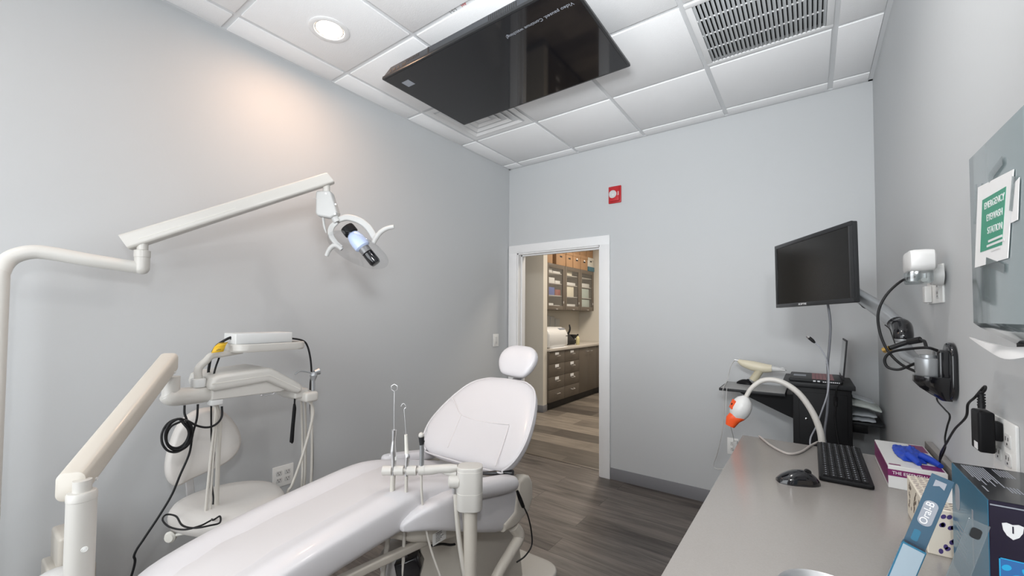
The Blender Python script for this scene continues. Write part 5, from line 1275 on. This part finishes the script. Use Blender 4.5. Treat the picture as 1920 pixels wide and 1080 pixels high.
for k, (lb, y0, y1) in enumerate((('brown carton at the near end of the row on the wall cabinets', 2.10, 2.40), ('brown carton next to the gap on the wall cabinets', 2.52, 2.84), ('brown carton third along the wall cabinet tops', 2.86, 3.10), ('brown carton with a round sticker over the middle cabinet', 3.12, 3.40), ('brown carton with a round sticker beside the white box', 3.42, 3.70))):
    carton(lb, y0, y1, UX-.01, zz, .255, M['cardboard'])
for lb, y0, y1 in (('upper brown carton stacked third along the cabinet tops', 2.87, 3.13), ('upper brown carton stacked over the middle cabinet', 3.15, 3.41), ('upper brown carton stacked beside the end wall', 3.43, 3.69), ('upper brown carton at the end wall above the white box', 3.71, 3.98)):
    carton(lb, y0, y1, UX-.03, zz+.2605, .255, M['cardboard'])
t = thing('storage_box', 'white box on a blue tray at the end of the cabinet tops', 'box', (-1.05, 3.85, zz))
b = MB(); b.box(-1.2, UX-.002, 3.725, 3.985, zz+.0005, zz+.085, .004); b.build('blue_tray', mat('slate_blue_tray', (.05, .14, .19), .5), t)
b = MB(); b.box(-1.18, UX-.02, 3.735, 3.975, zz+.0855, zz+.256, .004).box(-1.185, UX-.014, 3.73, 3.98, zz+.21, zz+.26, .003); b.build('carton', m_cw, t)
b = MB(); b.box(UX-.0145, UX-.0125, 3.82, 3.89, zz+.18, zz+.2); b.build('hand_hole', M['slot'], t)
# steriliser
t = thing('sterilizer', 'white tabletop steriliser on the pale counter beyond the door', 'steriliser', (-.9, 2.2, .905))
b = MB(); prof = [(-1.18, .915), (-.66, .915), (-.635, .95), (-.635, 1.10), (-.67, 1.17), (-.75, 1.215), (-1.18, 1.215)]
b.prism(prof, 1.90, 2.47, Matrix(((1, 0, 0, 0), (0, 0, 1, 0), (0, 1, 0, 0), (0, 0, 0, 1))), .018, 4); b.build('body', M['white'], t)
b = MB(); b.box(-.74, -.675, 2.28, 2.44, 1.17, 1.20, .004, M=None); b.build('control_panel', M['greyprint'], t)
b = MB(); b.box(-.636, -.632, 2.40, 2.455, 1.075, 1.085); b.build('badge', M['dgrey'], t)
for x, y in ((-1.1, 1.95), (-.7, 1.95), (-1.1, 2.42), (-.7, 2.42)):
    b = MB(); b.cyl((x, y, .9055), (x, y, .9155), .018, seg=14); b.build('foot', M['black'], t)
b = MB(); b.box(-.66, -.60, 1.95, 2.40, .9055, .913, .002); tag(b.build('drip_tray', M['paper'], None), 'white paper sheet sticking out under the steriliser', 'paper')
# hanging pouches on the wall behind
for k, (lb, y0, y1, z0, z1) in enumerate((('white pouch hanging first on the wall behind the steriliser', 2.70, 2.84, 1.08, 1.40), ('white pouch hanging second on the wall behind the steriliser', 2.87, 3.01, 1.06, 1.38), ('white pouch hanging third on the wall beyond the steriliser', 3.05, 3.2, 1.08, 1.34))):
    b = MB(); b.box(-1.2185, -1.19, y0, y1, z0, z1, .006); tag(b.build('paper_pouch', m_wp, None), lb, 'pouch')
t = thing('tool_bag', 'black bag of equipment on the pale counter beyond the door', 'bag', (-.95, 2.9, .905))
b = MB(); b.loft([[(-.95+a*k, 2.88+c*k, z) for a, c in rrect(.34, .42, .10, 5)] for k, z in ((.96, .9055), (1.0, .95), (.85, 1.0), (.55, 1.07), (.3, 1.10))]); b.build('bag_body', M['rubber'], t, 60)
b = MB(); b.tube([(-.9, 2.95, 1.06), (-.88, 3.0, 1.16), (-.90, 3.02, 1.24)], [.02, .016, .012], 10); b.build('handle', M['rubber'], t)
t = thing('spray_bottle', 'pale yellow bottle standing next to the black bag', 'bottle', (-.72, 3.0, .9055))
b = MB(); b.lathe([(.028, 0), (.032, .006), (.032, .10), (.026, .125), (.011, .14), (.011, .16)], Matrix.Translation((-.72, 2.98, .9055)), 20); b.build('bottle', mat('pale_yellow', (.62, .56, .30), .35), t)
b = MB(); b.lathe([(.013, .155), (.013, .18), (0, .181)], Matrix.Translation((-.72, 2.98, .9055)), 16); b.build('cap', M['black'], t)
t = thing('camera_case', 'small black case on the counter behind the yellow bottle', 'case', (-1.0, 3.25, .9055))
b = MB(); b.box(-1.1, -.9, 3.16, 3.34, .9055, 1.06, .02, 3); b.build('case', M['black'], t)
b = MB(); b.box(-.8995, -.897, 3.22, 3.28, .97, 1.0); b.build('latch', M['steel'], t)

# ------------------------------------------------------------------ camera and light
cd = bpy.data.cameras.new('camera'); cam = bpy.data.objects.new('camera', cd); COL.objects.link(cam)
cd.sensor_width = 36; cd.lens = FPX/1920*36; cd.shift_y = SHY/1920; cd.clip_start = .02
cam.matrix_world = Matrix(((RT.x, UP.x, -FW.x, CAM.x), (RT.y, UP.y, -FW.y, CAM.y), (RT.z, UP.z, -FW.z, CAM.z), (0, 0, 0, 1)))
SC.camera = cam
def area(name, loc, size, power, col, rot=(0, 0, 0), shape='DISK', spread=180):
    l = bpy.data.lights.new(name, 'AREA'); l.energy = power; l.color = col; l.size = size; l.shape = shape; l.spread = math.radians(spread)
    o = bpy.data.objects.new(name, l); COL.objects.link(o); o.location = loc; o.rotation_euler = rot; return o
def point_at(o, tgt): o.rotation_euler = (Vector(tgt)-o.location).to_track_quat('-Z', 'Y').to_euler()
area('downlight_and_fill', (.472, -2.253, H-.022), .12, 6.5, (1, .60, .37), spread=175)
area('downlight_and_fill', (.472, -3.95, H-.022), .12, 3, (1, .86, .72))  # this and the next two: unseen lamps added to light the room
area('downlight_and_fill', (2.2, -3.95, H-.022), .12, 3, (1, .93, .87))
area('downlight_and_fill', (2.2, -2.253, H-.022), .12, 7, (1, .95, .90), spread=165)
fl = area('flash_and_fill', (2.70, -3.60, 1.96), .16, 12, (.96, .98, 1.0)); point_at(fl, (1.3, -.6, 1.35))
fb = area('flash_and_fill', (2.3, -3.2, 1.95), .3, 20, (.95, .98, 1.0), spread=112); point_at(fb, (1.3, -.7, 2.95))  # second light, added and aimed upwards to brighten the ceiling
rear_fill = area('rear_fill_light', (1.25, YF+.06, 1.45), 2.0, 46, (.94, .975, 1.0), shape='RECTANGLE'); rear_fill.data.size_y = 1.7; rear_fill.rotation_euler = (math.radians(90), 0, 0)  # soft fill added at the unseen rear wall to lift the room
area('hall_lamp', (.6, .95, H-.03), .5, 42, (1, .90, .78)); area('hall_lamp', (.2, 2.9, H-.03), .6, 50, (1, .90, .78))
# unseen window and frame added behind the camera to go with the fill
b = MB(); b.box(.20, 2.30, YF, YF+.012, .55, 2.35); struct(b.build('added_window_1', mat('added_window_glass', (.75, .85, .95), .3)))
b = MB()
for a_ in ((.14, .22, .50, 2.40), (2.28, 2.36, .50, 2.40), (.22, 2.28, .50, .57), (.22, 2.28, 2.33, 2.40), (1.22, 1.28, .57, 2.33)): b.box(a_[0], a_[1], YF, YF+.03, a_[2], a_[3], .003)
struct(b.build('added_trim_3', M['trim']))
w = bpy.data.worlds.new('world'); SC.world = w; w.use_nodes = True
w.node_tree.nodes['Background'].inputs[0].default_value = (.5, .52, .55, 1); w.node_tree.nodes['Background'].inputs[1].default_value = .3
SC.view_settings.view_transform = 'Standard'; SC.view_settings.look = 'None'; SC.view_settings.gamma = 1; SC.view_settings.use_curve_mapping = False
SC.view_settings.exposure = -0.22
SC.cycles.max_bounces = 10; SC.cycles.diffuse_bounces = 6; SC.cycles.transparent_max_bounces = 12
